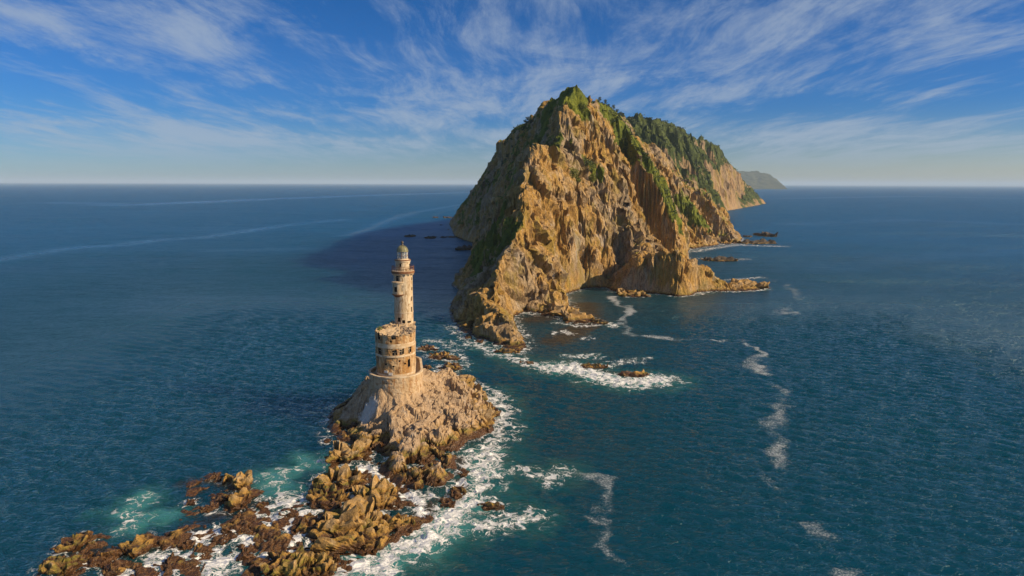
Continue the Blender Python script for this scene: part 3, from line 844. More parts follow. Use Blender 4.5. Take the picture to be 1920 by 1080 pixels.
# ------------------------------------------------------------------ lighthouse
LH = np.array([C1[0], C1[1], ZB - 0.3])
lighthouse = empty('lighthouse', tuple(LH))
tag(lighthouse, 'derelict cream lighthouse tower rising from a round ruined drum building on the rock islet', 'lighthouse')
def zat(py, Y, px=757):
    return P(px, py, Y)[2]
def wall(name, mat, curve, z0, z1, openings=(), parent=None, rough=0.0, dz=0.14, depth=0.55, inner=None, seed=0):
    """upright wall along a closed outline; openings are (px, py, width, height) in the photo's survey, each a recessed window part"""
    n = len(curve)
    z1 = np.broadcast_to(np.asarray(z1, float), (n,))
    m_ = max(2, int((z1.max() - z0) / dz))
    tt = np.linspace(0, 1, m_ + 1)
    nxt = np.roll(curve, -1, 0); prv = np.roll(curve, 1, 0)
    tan = (nxt - prv); tan /= np.linalg.norm(tan, axis=1, keepdims=True)
    nor = np.stack([tan[:, 1], -tan[:, 0]], -1)
    V = np.zeros((m_ + 1, n, 3))
    for j in range(m_ + 1):
        V[j, :, :2] = curve; V[j, :, 2] = z0 + (z1 - z0) * tt[j]
    if rough:
        d = fbm(V[..., 0] / 0.9, V[..., 1] / 0.9, V[..., 2] / 0.9, 3, seed + 3) * rough
        d = d + facets(V[..., 0] / 0.7, V[..., 1] / 0.7, V[..., 2] / 0.45, seed + 9, 0.8) * rough * 0.6
        V[..., :2] += nor[None] * d[..., None]
    keep = np.ones((m_, n), bool)
    ctr = (V[:-1] + V[1:]) / 2; ctr = (ctr + np.roll(ctr, -1, 1)) / 2
    facing = (nor * (EYE[:2] - curve)).sum(1) > 0
    made = []
    for op in openings:
        px, py, ww, hh = op[:4]
        X_, Y_ = proj(ctr.reshape(-1, 3)); e = ((X_ - px) ** 2 + (Y_ - py) ** 2).reshape(m_, n)
        e[:, ~facing] = 1e9
        j, i = np.unravel_index(np.argmin(e), e.shape)
        st = np.linalg.norm(curve[1] - curve[0]); hz = (z1.mean() - z0) / m_
        wi = max(1, int(round(ww / st / 2 - .25))); hj = max(1, int(round(hh / hz / 2)))
        cols = [(i + q) % n for q in range(-wi, wi + 1)]; rows = [q for q in range(j - hj, j + hj + 1) if 0 <= q < m_]
        for r_ in rows:
            for c_ in cols: keep[r_, c_] = False
        made.append((rows, cols, op[4] if len(op) > 4 else 'window'))
    mb = MB(LH)
    vs = V.reshape(-1, 3)
    fs = []
    for j in range(m_):
        for i in range(n):
            if keep[j, i]:
                i2 = (i + 1) % n
                fs.append((j * n + i, j * n + i2, (j + 1) * n + i2, (j + 1) * n + i))
    mb.add(vs, fs)
    o = mb.build(name, mat, parent)
    for rows, cols, kind in made:
        cc = cols + [(cols[-1] + 1) % n]; rr = rows + [rows[-1] + 1]
        front = np.array([[V[r_, c_] for c_ in cc] for r_ in rr])
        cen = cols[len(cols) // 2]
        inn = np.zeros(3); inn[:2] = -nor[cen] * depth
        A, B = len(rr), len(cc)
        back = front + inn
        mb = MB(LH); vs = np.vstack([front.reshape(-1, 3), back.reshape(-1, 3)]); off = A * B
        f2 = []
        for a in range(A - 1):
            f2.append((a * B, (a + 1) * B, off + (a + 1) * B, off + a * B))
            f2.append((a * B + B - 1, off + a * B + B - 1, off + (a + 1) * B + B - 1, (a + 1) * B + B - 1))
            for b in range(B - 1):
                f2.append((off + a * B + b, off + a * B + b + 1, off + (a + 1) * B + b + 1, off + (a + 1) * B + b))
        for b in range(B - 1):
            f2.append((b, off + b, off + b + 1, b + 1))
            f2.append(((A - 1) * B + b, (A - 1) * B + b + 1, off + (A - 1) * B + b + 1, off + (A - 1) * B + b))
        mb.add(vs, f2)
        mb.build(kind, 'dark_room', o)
        if kind == 'window' and B > 6:
            fr = MB(LH)
            out = np.zeros(3); out[:2] = -nor[cen] * depth * 0.45
            lo, hi = front[0] + out, front[-1] + out
            md = B // 2
            fr.tube(lo[md], hi[md], 0.05, n=4); mid = front[A // 2] + out
            fr.tube(mid[0], mid[-1], 0.045, n=4)
            fr.build('window_frame', 'band_plaster', o)
    return o

def strip(name, mat, cin, cout, z0, z1, parent):
    """ring of rectangular section between two outlines with the same number of points"""
    n = len(cin); mb = MB(LH)
    z0 = np.broadcast_to(np.asarray(z0, float), (n,)); z1 = np.broadcast_to(np.asarray(z1, float), (n,))
    vs = [(*cin[i], z0[i]) for i in range(n)] + [(*cout[i], z0[i]) for i in range(n)] + [(*cout[i], z1[i]) for i in range(n)] + [(*cin[i], z1[i]) for i in range(n)]
    fs = []
    for i in range(n):
        j = (i + 1) % n
        for a in range(4):
            b = (a + 1) % 4
            fs.append((a * n + i, a * n + j, b * n + j, b * n + i))
    mb.add(vs, fs)
    return mb.build(name, mat, parent)

# drum building
D1, D2 = 4.15, 2.45
cv_ = hull(D1, D2, step=0.14)
n_ = len(cv_)
TOPZ = 20.2
ang_ = np.arange(n_)
back_amt = ((cv_ - C1) @ ax2) / 8.0
top = TOPZ + 0.45 * fbm(cv_[:, 0] / 1.2, cv_[:, 1] / 1.2, 0, 3, 8) + 0.5 * np.clip(-(cv_[:, 0] - C1[0]) / 4, 0, 1) + 0.3 * np.clip(back_amt, 0, 1)
drum = wall('drum_building', 'drum_masonry', cv_, ZB - 0.6, top, [
    (738, 631, 1.05, 1.1), (770, 619, .45, 1.2), (711, 627, .9, 2.2), (712, 659, 1.3, 1.1), (740, 662, .95, 1.15), (753, 660, .95, 1.15), (769, 655, .8, 1.2), (767, 681, .7, 1.7, 'doorway'),
    (733, 640, .3, .25, 'hole'), (724, 683, .25, .25, 'hole'), (738, 688, .25, .25, 'hole'), (759, 682, .25, .25, 'hole'), (726, 705, .25, .25, 'hole'), (749, 677, .25, .3, 'hole')],
    lighthouse, 0.10, seed=2)
for za, zb, pr in ((zat(671, 136.4, 740), zat(667.5, 136.4, 740), .13), (zat(654, 136.4, 740), zat(646, 136.4, 740), .07), (ZB + .35, ZB + .75, .1)):
    strip('string_course', 'band_plaster', hull(D1 - .2, D2 - .2, n=160), hull(D1 + pr, D2 + pr, n=160), za, zb, drum)
for px, py, ww, hh in ((724, 697, .85, .5), (733, 701, .85, .55)):
    X_, Y_ = proj(np.column_stack([cv_, np.full(n_, 12.4)])); k_ = int(np.argmin((X_ - px) ** 2 + 1e6 * (((cv_ - C1) @ (EYE[:2] - C1)) < 0)))
    zc = P(px, py, cv_[k_][1])[2]; tn = cv_[(k_ + 1) % n_] - cv_[k_ - 1]
    nn = np.array([tn[1], -tn[0]]); nn /= np.linalg.norm(nn)
    MB(LH).box((*(cv_[k_] + nn * .12), zc), ww, .12, hh, math.atan2(tn[1], tn[0])).build('white_panel', 'white_panel', drum)
# ruined roof inside the rim
mb = MB(LH)
ring_k = 9; rv = []; rf = []
for k in range(ring_k + 1):
    f_ = 1 - k / ring_k
    c0 = C1 * .5 + C2 * .5
    cc = c0 + (cv_[::2] - c0) * max(f_, 0.02) * 0.985
    zz = TOPZ - 0.05 + 0.55 * fbm(cc[:, 0] / 1.1, cc[:, 1] / 1.1, 0, 4, 12) + (top[::2] - TOPZ) * f_ * f_ + 0.35 * (1 - f_)
    rv.append(np.column_stack([cc, zz]))
m2 = len(rv[0])
for k in range(ring_k):
    for i in range(m2):
        j = (i + 1) % m2
        rf.append((k * m2 + i, k * m2 + j, (k + 1) * m2 + j, (k + 1) * m2 + i))
mb.add(np.vstack(rv), rf)
roof = mb.build('ruined_roof', 'rubble', drum)

def ico(sub):
    import bmesh
    b = bmesh.new(); bmesh.ops.create_icosphere(b, subdivisions=sub, radius=1.0)
    v_ = np.array([x.co[:] for x in b.verts]); f_ = np.array([[x.index for x in q.verts] for q in b.faces]); b.free()
    return v_, f_
ICO = {k: ico(k) for k in (1, 2, 3, 4, 5)}
def rock_shape(sub, sx, sy, sz, seed, crag=1.0, bed=0.5):
    v_, f_ = ICO[sub]
    p_ = np.sign(v_) * np.abs(v_) ** 0.62
    s_ = seed * 13.7
    r_ = 1 + fbm(p_[:, 0] * .9 + s_, p_[:, 1] * .9, p_[:, 2] * .9, 2, seed) * 0.45
    q = p_ * r_[:, None] * [sx, sy, sz]
    L = (sx * sy * max(sz, .3 * sx)) ** (1 / 3)
    nn = v_ / np.array([sx, sy, sz]); nn /= np.linalg.norm(nn, axis=1, keepdims=True)
    c_, sn = math.cos(bed), math.sin(bed)
    u_ = q[:, 0] * c_ + q[:, 2] * sn; w_ = q[:, 2] * c_ - q[:, 0] * sn
    d = facets(u_ / L / .75 + s_, q[:, 1] / L / .6, w_ / L / .42, seed + 1, 1.5, .7) * 0.33 * L
    if sub > 2:
        d = d + facets(u_ / L / .28 + s_, q[:, 1] / L / .24, w_ / L / .16, seed + 2, 1.0) * 0.06 * L
        d = d + fbm(u_ / L * 2.2 + s_, q[:, 1] / L * 2.2, w_ / L * 4, 3, seed + 3, .55, True) * 0.035 * L
    return q + nn * (d * crag)[:, None], f_
for k in range(22):
    i = int(rng.integers(n_)) if k > 12 else int((0.02 + 0.04 * k) * n_ + n_ * .12) % n_
    c_ = C1 * .5 + C2 * .5
    q = cv_[i] + (c_ - cv_[i]) * (0.05 + 0.35 * rng.random() * (k > 12))
    r_ = 0.22 + 0.25 * rng.random()
    v_, f_ = rock_shape(2, r_, r_ * .8, r_ * .6, 300 + k)
    o = obj_arrays('rubble_stone', v_ + np.array([q[0], q[1], top[i] + .1]) - LH, f_, 'rubble', parent=roof)

# terrace wall ring
rc = hull(RING1, RING2, step=0.2)
rw = wall('terrace_wall', 'wall_stone', rc, 6.0, ZB + 0.55, [], lighthouse, 0.09, dz=.2, seed=5)
strip('wall_coping', 'band_plaster', hull(RING1 - .42, RING2 - .42, n=140), hull(RING1 + .1, RING2 + .1, n=140), ZB + .42, ZB + .68, rw)
ri = hull(RING1 - .40, RING2 - .40, step=.3)
MB(LH).add([(*q, ZB + .5) for q in ri[::-1]] + [(*q, ZB - .5) for q in ri[::-1]], [(i, (i + 1) % len(ri), len(ri) + (i + 1) % len(ri), len(ri) + i) for i in range(len(ri))]).build('inner_face', 'wall_stone', rw)
te = hull(RING1 - .38, RING2 - .38, n=80)
MB(LH).add([(*q, ZB - 0.02) for q in te], [tuple(range(80))]).build('terrace_floor', 'rubble', rw)

# tower
RT = 2.12
def circ(r, step=0.13, n=None):
    m_ = n or int(2 * math.pi * r / step); a = np.arange(m_) / m_ * 2 * math.pi
    return C2 + r * np.column_stack([np.cos(a), np.sin(a)])
YT = C2[1] - RT
z_gal0, z_gal1 = zat(514.5, YT), zat(509.5, YT)
shaft = wall('tower_shaft', 'tower_plaster', circ(RT), TOPZ - 1.0, z_gal0, [
    (772, 523, .4, .6), (772, 541, .4, .7), (772, 560, .35, .9), (772.5, 581, .4, 1.2), (746, 522, .75, 1.1), (748, 600, .5, .8, 'doorway'), (757, 603, .55, .55), (767, 603, .8, .2, 'hole')],
    lighthouse, 0.03, seed=6)
zb1 = zat(588, YT)
strip('string_course', 'band_plaster', circ(RT - .1, n=64), circ(RT + .06, n=64), zb1, zb1 + .18, shaft)
zb2 = zat(551, YT, 765)
# oriel bay clinging to the left front of the shaft
oz0, oz1 = zat(554, YT - 1, 748), zat(532, YT - 1, 748)
dirb = np.array([-0.62, -0.78]); dirb /= np.linalg.norm(dirb)
C3 = C2 + dirb * 1.15
def circ3(r, n=72):
    a = np.arange(n) / n * 2 * math.pi
    return C3 + r * np.column_stack([np.cos(a), np.sin(a)])
oriel = wall('oriel_bay', 'tower_plaster', circ3(1.55), oz0, oz1, [(742, 543.5, .5, 1.1), (755, 541, .5, 1.2)], lighthouse, 0.02, dz=.12, depth=.35, seed=7)
MB(LH).lathe(C3, [(1.72, oz1 - .05), (1.72, oz1 + .22), (0.1, oz1 + .45)], 40).build('oriel_roof', 'band_plaster', oriel)
MB(LH).lathe(C3, [(0.9, oz0 - .75), (1.35, oz0 - .35), (1.68, oz0 - .1), (1.68, oz0 + .08)], 40).build('oriel_corbel', 'rust', oriel)
# gallery
gallery = MB(LH).lathe(C2, [(RT - .05, z_gal0 - .35), (RT + .25, z_gal0 - .05), (2.50, z_gal0), (2.55, z_gal1 - .05), (2.50, z_gal1 + .08), (1.2, z_gal1 + .08)], 56).build('gallery_floor', 'band_plaster', lighthouse)
strip('rust_edge', 'rust', circ(2.50, n=56), circ(2.60, n=56), z_gal0 + .12, z_gal1 + .02, gallery)
for k in range(16):
    a = 2 * math.pi * k / 16
    c_ = C2 + 2.05 * np.array([math.cos(a), math.sin(a)])
    MB(LH).box((*(C2 + 2.22 * np.array([math.cos(a), math.sin(a)])), z_gal0 - .16), .42, .16, .34, a).build('bracket', 'band_plaster', gallery)
railing = MB(LH)
for k in range(28):
    a = 2 * math.pi * k / 28
    if k in (3, 11, 17): continue
    c_ = C2 + 2.46 * np.array([math.cos(a), math.sin(a)])
    MB(LH).tube((*c_, z_gal1 + .05), (*(c_ + rng.normal(0, .03, 2)), z_gal1 + 1.05), .035, n=5).build('baluster', 'rust', gallery)
strip('handrail', 'rust', circ(2.42, n=48), circ(2.50, n=48), z_gal1 + 1.0, z_gal1 + 1.07, gallery)
strip('handrail', 'rust', circ(2.43, n=48), circ(2.49, n=48), z_gal1 + .52, z_gal1 + .57, gallery)
# watch room, lantern, dome
RS = 1.62
zs1 = zat(492, YT + .5)
watch = wall('watch_room', 'tower_plaster', circ(RS), z_gal1 + .02, zs1, [(768.5, 501, .55, 1.5, 'doorway'), (751, 497, .3, .5, 'window')], lighthouse, 0.03, seed=8)
zl0 = zat(488, YT + .5)
MB(LH).lathe(C2, [(RS - .05, zs1 - .12), (1.74, zs1), (1.76, zs1 + .25), (1.70, zl0), (0.4, zl0 + .02)], 48).build('lantern_deck', 'band_plaster', watch)
strip('rust_edge', 'rust', circ(1.70, n=48), circ(1.79, n=48), zs1 + .28, zl0 + .04, watch)
RL = 1.2
zl1 = zat(472.5, YT + .9)
lantern = MB(LH).lathe(C2, [(RL + .05, zl0), (RL + .05, zl0 + .25), (RL - .1, zl0 + .25)], 40).build('lantern_room', 'band_plaster', lighthouse)
for k in range(12):
    a = 2 * math.pi * k / 12; a2 = 2 * math.pi * (k + 1) / 12
    c_ = C2 + RL * np.array([math.cos(a), math.sin(a)]); d_ = C2 + RL * np.array([math.cos(a2), math.sin(a2)])
    MB(LH).tube((*c_, zl0 + .2), (*c_, zl1 + .05), .05, n=5).build('mullion', 'white_panel' if k % 3 else 'rust', lantern)
    if k not in (2, 7):
        zc = (zl0 + zl1) / 2
        for za, zb in ((zl0 + .25, zc - .02), (zc + .02, zl1)):
            MB(LH).add([(*c_, za), (*d_, za), (*d_, zb), (*c_, zb)], [(0, 1, 2, 3)]).build('glass_pane', 'glass', lantern)
strip('glazing_bar', 'rust', circ(RL - .04, n=36), circ(RL + .04, n=36), (zl0 + zl1) / 2 - .03, (zl0 + zl1) / 2 + .03, lantern)
MB(LH).lathe(C2, [(.12, zl0), (.16, zl0 + .5), (.40, zl0 + .7), (.46, zl0 + 1.05), (.36, zl0 + 1.4), (.1, zl0 + 1.5)], 20).build('lens_pedestal', 'white_panel', lantern)
zd = zat(461, YT + 1.5)
Hd = zd - zl1
prof = [(1.30, zl1 - .05), (1.34, zl1 + .06)] + [(1.28 * math.cos(q), zl1 + .08 + Hd * math.sin(q)) for q in np.linspace(0, 1.42, 12)]
dome = MB(LH).lathe(C2, prof, 48).build('dome', 'dome_copper', lighthouse, True)
for k in range(12):
    a = 2 * math.pi * k / 12; rb = MB(LH)
    pp = [(C2[0] + 1.30 * math.cos(q) * math.cos(a), C2[1] + 1.30 * math.cos(q) * math.sin(a), zl1 + .09 + Hd * 1.01 * math.sin(q)) for q in np.linspace(0, 1.4, 7)]
    for i in range(6): rb.tube(pp[i], pp[i + 1], .028, n=4)
    rb.build('rib', 'dome_copper', dome)
zf = zat(452, C2[1])
fz = zd + .0
MB(LH).lathe(C2, [(.30, fz), (.26, fz + .3), (.16, fz + .4), (.16, fz + .5), (.34, fz + .62), (.36, fz + .78), (.20, fz + .95), (.08, fz + 1.0), (.05, zf + .1)], 20).build('finial', 'dark_metal', dome, True)

# ------------------------------------------------------------------ single rocks
ROCKS = [
 # px, py, width px, height px, tall, material, label
 (650, 856, 62, 44, .55, 'reef_rock', 'split golden boulder at the left foot of the lighthouse islet'),
 (613, 827, 11, 9, .6, 'reef_rock', 'tiny orange rock alone in the water left of the islet'),
 (640, 905, 90, 40, .30, 'reef_rock', 'mossy golden reef slab across the white channel from the islet'),
 (705, 938, 85, 52, .34, 'reef_rock', 'green topped reef slab beside the white channel'),
 (615, 935, 60, 40, .30, 'reef_rock', 'low olive reef slab left of the green topped slab'),
 (655, 985, 112, 62, .42, 'reef_rock', 'large pale topped boulder in the middle of the foreground reef'),
 (650, 1020, 150, 44, .18, 'reef_rock', 'dark brown weedy ledge below the large pale topped boulder'),
 (735, 985, 90, 36, .20, 'reef_rock', 'low brown wet ledge right of the large pale topped boulder'),
 (600, 1062, 58, 56, .40, 'reef_rock', 'rounded brown boulder cut by the bottom edge, nearest to the camera'),
 (540, 1066, 76, 52, .34, 'reef_rock', 'golden boulder at the bottom edge left of the rounded brown one'),
 (573, 985, 42, 66, .32, 'reef_rock', 'narrow dark reef spine with gold patches left of the large boulder'),
 (455, 912, 34, 34, .85, 'reef_rock', 'tall golden upright rock standing in the left reef'),
 (447, 942, 48, 34, .45, 'reef_rock', 'golden block at the foot of the tall upright rock'),
 (423, 940, 19, 19, .7, 'reef_rock', 'small yellow rock left of the tall upright rock'),
 (358, 944, 20, 12, .4, 'reef_rock', 'small orange rock, far left of the tall upright rock'),
 (388, 957, 20, 11, .4, 'reef_rock', 'small flat orange rock between the yellow one and the left water'),
 (410, 899, 14, 10, .5, 'reef_rock', 'small orange rock behind the tall upright rock'),
 (492, 948, 22, 14, .4, 'reef_rock', 'small brown rock right of the tall upright rock'),
 (443, 992, 52, 24, .3, 'reef_rock', 'long golden rock washed by foam below the tall upright rock'),
 (377, 1036, 26, 26, .4, 'reef_rock', 'dark round rock ringed by white foam at bottom left'),
 (325, 1056, 30, 26, .4, 'reef_rock', 'brown rock in the foam left of the dark round one'),
 (268, 1026, 52, 38, .45, 'reef_rock', 'golden boulder at bottom left, above the foam edge'),
 (142, 1019, 44, 38, .4, 'reef_rock', 'weathered golden rock farthest left in the reef'),
 (112, 1068, 62, 36, .4, 'reef_rock', 'pale yellow rock at the bottom left corner of the reef'),
 (190, 1052, 40, 24, .25, 'reef_rock', 'low brown rock between the two leftmost golden rocks'),
 (218, 1068, 42, 26, .3, 'reef_rock', 'brown gold rock cut by the bottom edge at left'),
 (150, 1048, 40, 22, .2, 'reef_rock', 'low weedy rock below the leftmost golden rock'),
 (345, 1022, 40, 18, .15, 'reef_rock', 'submerged looking brown rock above the foam at left'),
 (470, 1040, 40, 26, .22, 'reef_rock', 'brown wet rock in the middle of the white wash'),
 (415, 1012, 30, 16, .2, 'reef_rock', 'low brown rock at the upper edge of the white wash'),
 (918, 951, 52, 14, .16, 'dark_rock', 'dark awash reef right of the islet in swirling foam'),
 (859, 925, 30, 26, .4, 'reef_rock', 'brown boulder at the right foot of the islet in surf'),
 (868, 888, 18, 14, .4, 'reef_rock', 'small brown boulder above the surf at the islet foot'),
 (838, 946, 30, 18, .3, 'reef_rock', 'wet brown rock at the lower tip of the islet'),
 (893, 790, 62, 44, .55, 'reef_rock', 'large tan block on the right shore of the islet'),
 (878, 752, 60, 30, .45, 'reef_rock', 'mossy rock on the right shore behind the large tan block'),
 (868, 724, 50, 24, .4, 'reef_rock', 'mossy rock at the back right shore of the islet'),
 (915, 770, 30, 22, .4, 'reef_rock', 'gold and green rock at the outer right shore'),
 (845, 690, 40, 16, .25, 'reef_rock', 'low brown reef behind the islet, nearest to it'),
 (822, 668, 34, 14, .25, 'reef_rock', 'low rust brown reef right of the drum building'),
 (800, 654, 30, 10, .25, 'reef_rock', 'thin brown reef touching the edge of the drum building'),
 (848, 672, 28, 9, .2, 'reef_rock', 'small awash reef right of the rust brown one'),
 (1112, 688, 50, 5, .07, 'dark_rock', 'flat awash reef under the breaking wave, left half'),
 (1186, 704, 56, 10, .13, 'reef_rock', 'brown reef at the right end of the breaking wave'),
 (989, 681, 24, 5, .15, 'dark_rock', 'small dark awash rock off the tip of the mountain spur'),
 (950, 660, 40, 9, .2, 'dark_rock', 'dark ledge at the foot of the mountain spur'),
 (879, 633, 14, 10, .5, 'reef_rock', 'small golden rock at the left foot of the mountain spur'),
 (900, 640, 14, 6, .3, 'reef_rock', 'small flat golden rock near the spur foot'),
 (1048, 586, 60, 22, .35, 'reef_rock', 'dark jagged rock reaching into the cove from the lit cliff'),
 (1085, 600, 62, 18, .22, 'reef_rock', 'red brown reef in the cove beyond the jagged rock'),
 (1123, 605, 22, 14, .35, 'dark_rock', 'round dark rock at the end of the cove reef'),
 (1186, 553, 52, 12, .2, 'reef_rock', 'red brown reef under the shaded low headland wall'),
 (1400, 538, 70, 15, .25, 'reef_rock', 'dark jagged reef at the tip of the low headland'),
 (1350, 488, 60, 7, .14, 'dark_rock', 'flat dark reef off the low headland, in open water'),
 (1436, 442, 34, 7, .25, 'dark_rock', 'dark rock islet right of the cliff foot'),
 (1402, 444, 12, 5, .35, 'dark_rock', 'small dark rock next to the cliff foot'),
 (1420, 456, 60, 5, .10, 'dark_rock', 'long awash reef in front of the dark rock islet'),
 (769, 443, 20, 5, .14, 'dark_rock', 'black rock in the sea just above the lighthouse dome, left'),
 (807, 446, 20, 6, .14, 'dark_rock', 'black twin rock in the sea right of the lighthouse dome'),
 (832, 445, 14, 7, .14, 'dark_rock', 'black rock halfway from the dome to the mountain beach'),
 (848, 445, 14, 8, .14, 'dark_rock', 'black rock touching the mountain beach at left'),
 (873, 467, 28, 9, .3, 'dark_rock', 'black jagged rock beside the green slope of the spur'),
 (838, 408, 15, 5, .14, 'dark_rock', 'black rock farthest off the left shore of the mountain'),
 (817, 408, 10, 2, .15, 'dark_rock', 'thin black rock left of the farthest one'),
 (827, 422, 4, 3, .5, 'dark_rock', 'tiny black rock off the left beach, upper'),
 (841, 431, 4, 3, .5, 'dark_rock', 'tiny black rock off the left beach, lower'),
]
rock_pts = []
for k, (px, py, wp, hp, tall, mat, label) in enumerate(ROCKS):
    c = W(px, py)
    on = T4.sample(c[0], c[1]) if k in range(34, 38) else None
    s = scale_at(c)
    dep = math.atan2(CAM_H, np.hypot(c[0], c[1]))
    wd = wp * s / 2
    hz = wd * 2 * tall * (0.85 if tall > .6 else 0.6)
    ln = np.clip((hp * s - hz * math.cos(dep) * .6) / math.sin(dep) / 2, .45 * wd, 1.5 * wd)
    sub = 5 if wp > 55 and s < .12 else (4 if wp > 18 else 3)
    v_, f_ = rock_shape(sub, wd, ln, hz, 500 + k * 7, 1.0, .5 + .3 * math.sin(k))
    a = rng.uniform(-.25, .25)
    rot = np.array([[math.cos(a), -math.sin(a), 0], [math.sin(a), math.cos(a), 0], [0, 0, 1]])
    v_ = v_ @ rot.T
    base = np.array([c[0], c[1], 0.0])
    o = obj_arrays('shore_rock', v_, f_, mat)
    o.location = (base[0], base[1], -0.15 * hz + (0 if on is None else max(0, float(on) * .3)))
    tag(o, label, 'rock', 'rocks and reefs in the water')
    rock_pts.append((base[0], base[1], wd, ln))

# ------------------------------------------------------------------ sea
def sym(a, b, d0, g, L0, L1):
    mid = np.arange(a, b, d0)
    lo = [a]; d = d0
    while lo[-1] > L0: d *= g; lo.append(lo[-1] - d)
    hi = [mid[-1]]; d = d0
    while hi[-1] < L1: d *= g; hi.append(hi[-1] + d)
    return np.array(lo[1:][::-1] + mid.tolist() + hi[1:])
sx_ = sym(-95, 130, 0.4, 1.02, -90000, 90000)
sy_ = sym(74, 240, 0.4, 1.018, -3000, 90000)
SX, SY = np.meshgrid(sx_, sy_)
gxs = np.gradient(sx_)[None, :]; gys = np.gradient(sy_)[:, None]
spc = np.maximum(gxs, gys) * np.ones_like(SX)
H = np.zeros_like(SX)
for k in range(70):
    lam = 1.3 * (3.6 ** rng.random())
    th = math.radians(66) + rng.normal(0, .42)
    a_ = 0.0068 * lam ** 0.85 * rng.uniform(.6, 1.3)
    kk = 2 * math.pi / lam; ph = rng.uniform(0, 6.28)
    wt = np.clip((lam / spc - 3) / 2, 0, 1)
    arg = kk * (SX * math.cos(th) + SY * math.sin(th)) + ph
    H += a_ * wt * (np.sin(arg) + 0.25 * np.cos(2 * arg))
near = (np.abs(SX) < 3000) & (SY > 60) & (SY < 6000)
foam = np.zeros_like(SX); shallow = np.zeros_like(SX); slick = np.zeros_like(SX)
xs_, ys_ = SX[near], SY[near]
fo = np.zeros_like(xs_); sh = np.zeros_like(xs_); sk = np.zeros_like(xs_)
def path_px(*q): return [W(a, b)[:2] for a, b in q]
def soft(d, r): return np.exp(-(d / r) ** 2)
for (bx, by, wd, ln) in rock_pts:                 # wash round every rock
    d = np.sqrt(((xs_ - bx) / (wd + .6)) ** 2 + ((ys_ - by) / (ln + .6)) ** 2)
    amt = 0.42 if by < 230 and bx > -40 else 0.22
    fo = np.maximum(fo, amt * np.exp(-np.clip(d - 1.0, 0, 9) / (.35 if by < 300 else .2)))
for T, r, amt in ((T1, 2.2, .42), (T4, 1.6, .3)):
    inb = (xs_ > T.xs[0]) & (xs_ < T.xs[-1]) & (ys_ > T.ys[0]) & (ys_ < T.ys[-1])
    hh_ = T.Z; T.Z = T.shore
    dd = T.sample(xs_[inb], ys_[inb]); T.Z = hh_
    e = np.where(dd < 0, np.exp(dd / r), 1)
    fo[inb] = np.maximum(fo[inb], e * amt * (xs_[inb] > -22 if T is T1 else 1))
    sh[inb] = np.maximum(sh[inb], .35 * np.where(dd < 0, np.exp(dd / (r * 4)), 1))
# surf: (path, radius, foam, shallow radius, shallow)
wx0 = fbm(xs_ / 5, ys_ / 5, 0, 3, 211) * 2.4; wy0 = fbm(xs_ / 5, ys_ / 5, 5, 3, 212) * 2.4
for pth, r, fa, r2, sa in [
    (path_px((925, 735), (935, 760), (945, 800), (925, 830), (905, 850)), 3.2, .50, 7, .55),
    (path_px((905, 850), (900, 885), (890, 915), (870, 950)), 4.0, .62, 8, .75),
    (path_px((870, 950), (830, 985), (780, 1020), (710, 1050), (640, 1075)), 3.8, .72, 7, .9),
    (path_px((900, 985), (950, 980), (985, 965)), 3.4, .50, 6, .6),
    (path_px((940, 890), (985, 880), (1030, 905), (1060, 880)), 2.0, .40, 5, .55),
    (path_px((680, 875), (720, 900), (760, 935), (800, 965)), 1.6, .85, 3, .5),
    (path_px((500, 960), (530, 990), (470, 1010), (420, 1000), (380, 1010)), 3.2, .7, 4, .6),
    (path_px((540, 940), (560, 1010), (500, 1050), (420, 1060), (330, 1050), (250, 1075)), 3.6, .74, 5, .7),
    (path_px((560, 880), (510, 890), (520, 920)), 2.6, .22, 4.2, .95),
    (path_px((600, 870), (570, 865), (545, 890)), 2.6, .16, 4.2, .9),
    (path_px((275, 935), (235, 950), (250, 990)), 2.2, .30, 3.8, .85),
    (path_px((290, 965), (310, 970)), 2.0, .1, 3.4, .85),
    (path_px((590, 950), (575, 1020), (560, 1075)), 1.0, .55, 3, .5),
    (path_px((620, 1030), (690, 1030), (740, 1010)), 1.4, .55, 3, .5),
    # breaking wave between islet and mountain
    (path_px((880, 645), (920, 655), (960, 672), (1000, 685), (1060, 690)), 3.2, .46, 8, .6),
    (path_px((1040, 690), (1080, 690), (1120, 705), (1170, 715), (1230, 712)), 5.4, .80, 9, .75),
    (path_px((1070, 668), (1110, 668)), 3.0, .42, 6, .4),
    (path_px((1150, 680), (1200, 675)), 3.0, .36, 6, .3),
    (path_px((1040, 625), (1060, 620), (1070, 627)), 1.6, .5, 3, .2),
    (path_px((1090, 635), (1110, 632)), 1.4, .36, 3, .2),
    (path_px((1040, 605), (1090, 612), (1140, 606), (1150, 612)), 2.0, .48, 5, .35),
    (path_px((1300, 552), (1340, 545), (1380, 547)), 3.0, .42, 6, .35),
    (path_px((1360, 525), (1430, 520)), 2.6, .36, 8, .2),
    (path_px((1320, 485), (1390, 486)), 6.0, .38, 8, .2), (path_px((1400, 460), (1465, 462)), 7.0, .36, 9, .1),
    (path_px((1300, 472), (1340, 465), (1390, 458)), 5.0, .40, 8, .2),
    (path_px((800, 640), (840, 640), (860, 670), (870, 690)), 3.0, .30, 9, .45),
    (path_px((850, 610), (870, 635), (900, 650)), 3.5, .28, 9, .45),
    (path_px((640, 560), (780, 610), (830, 620)), 2.0, .0, 22, .26),
    (path_px((1130, 620), (1000, 620)), 2.0, .0, 14, .22),
]:
    d = dist_path(xs_ + wx0, ys_ + wy0, pth)
    fo = np.maximum(fo, fa * soft(d, r) + 0) if fa else fo
    sh = np.maximum(sh, sa * soft(d, r2 * 1.3))
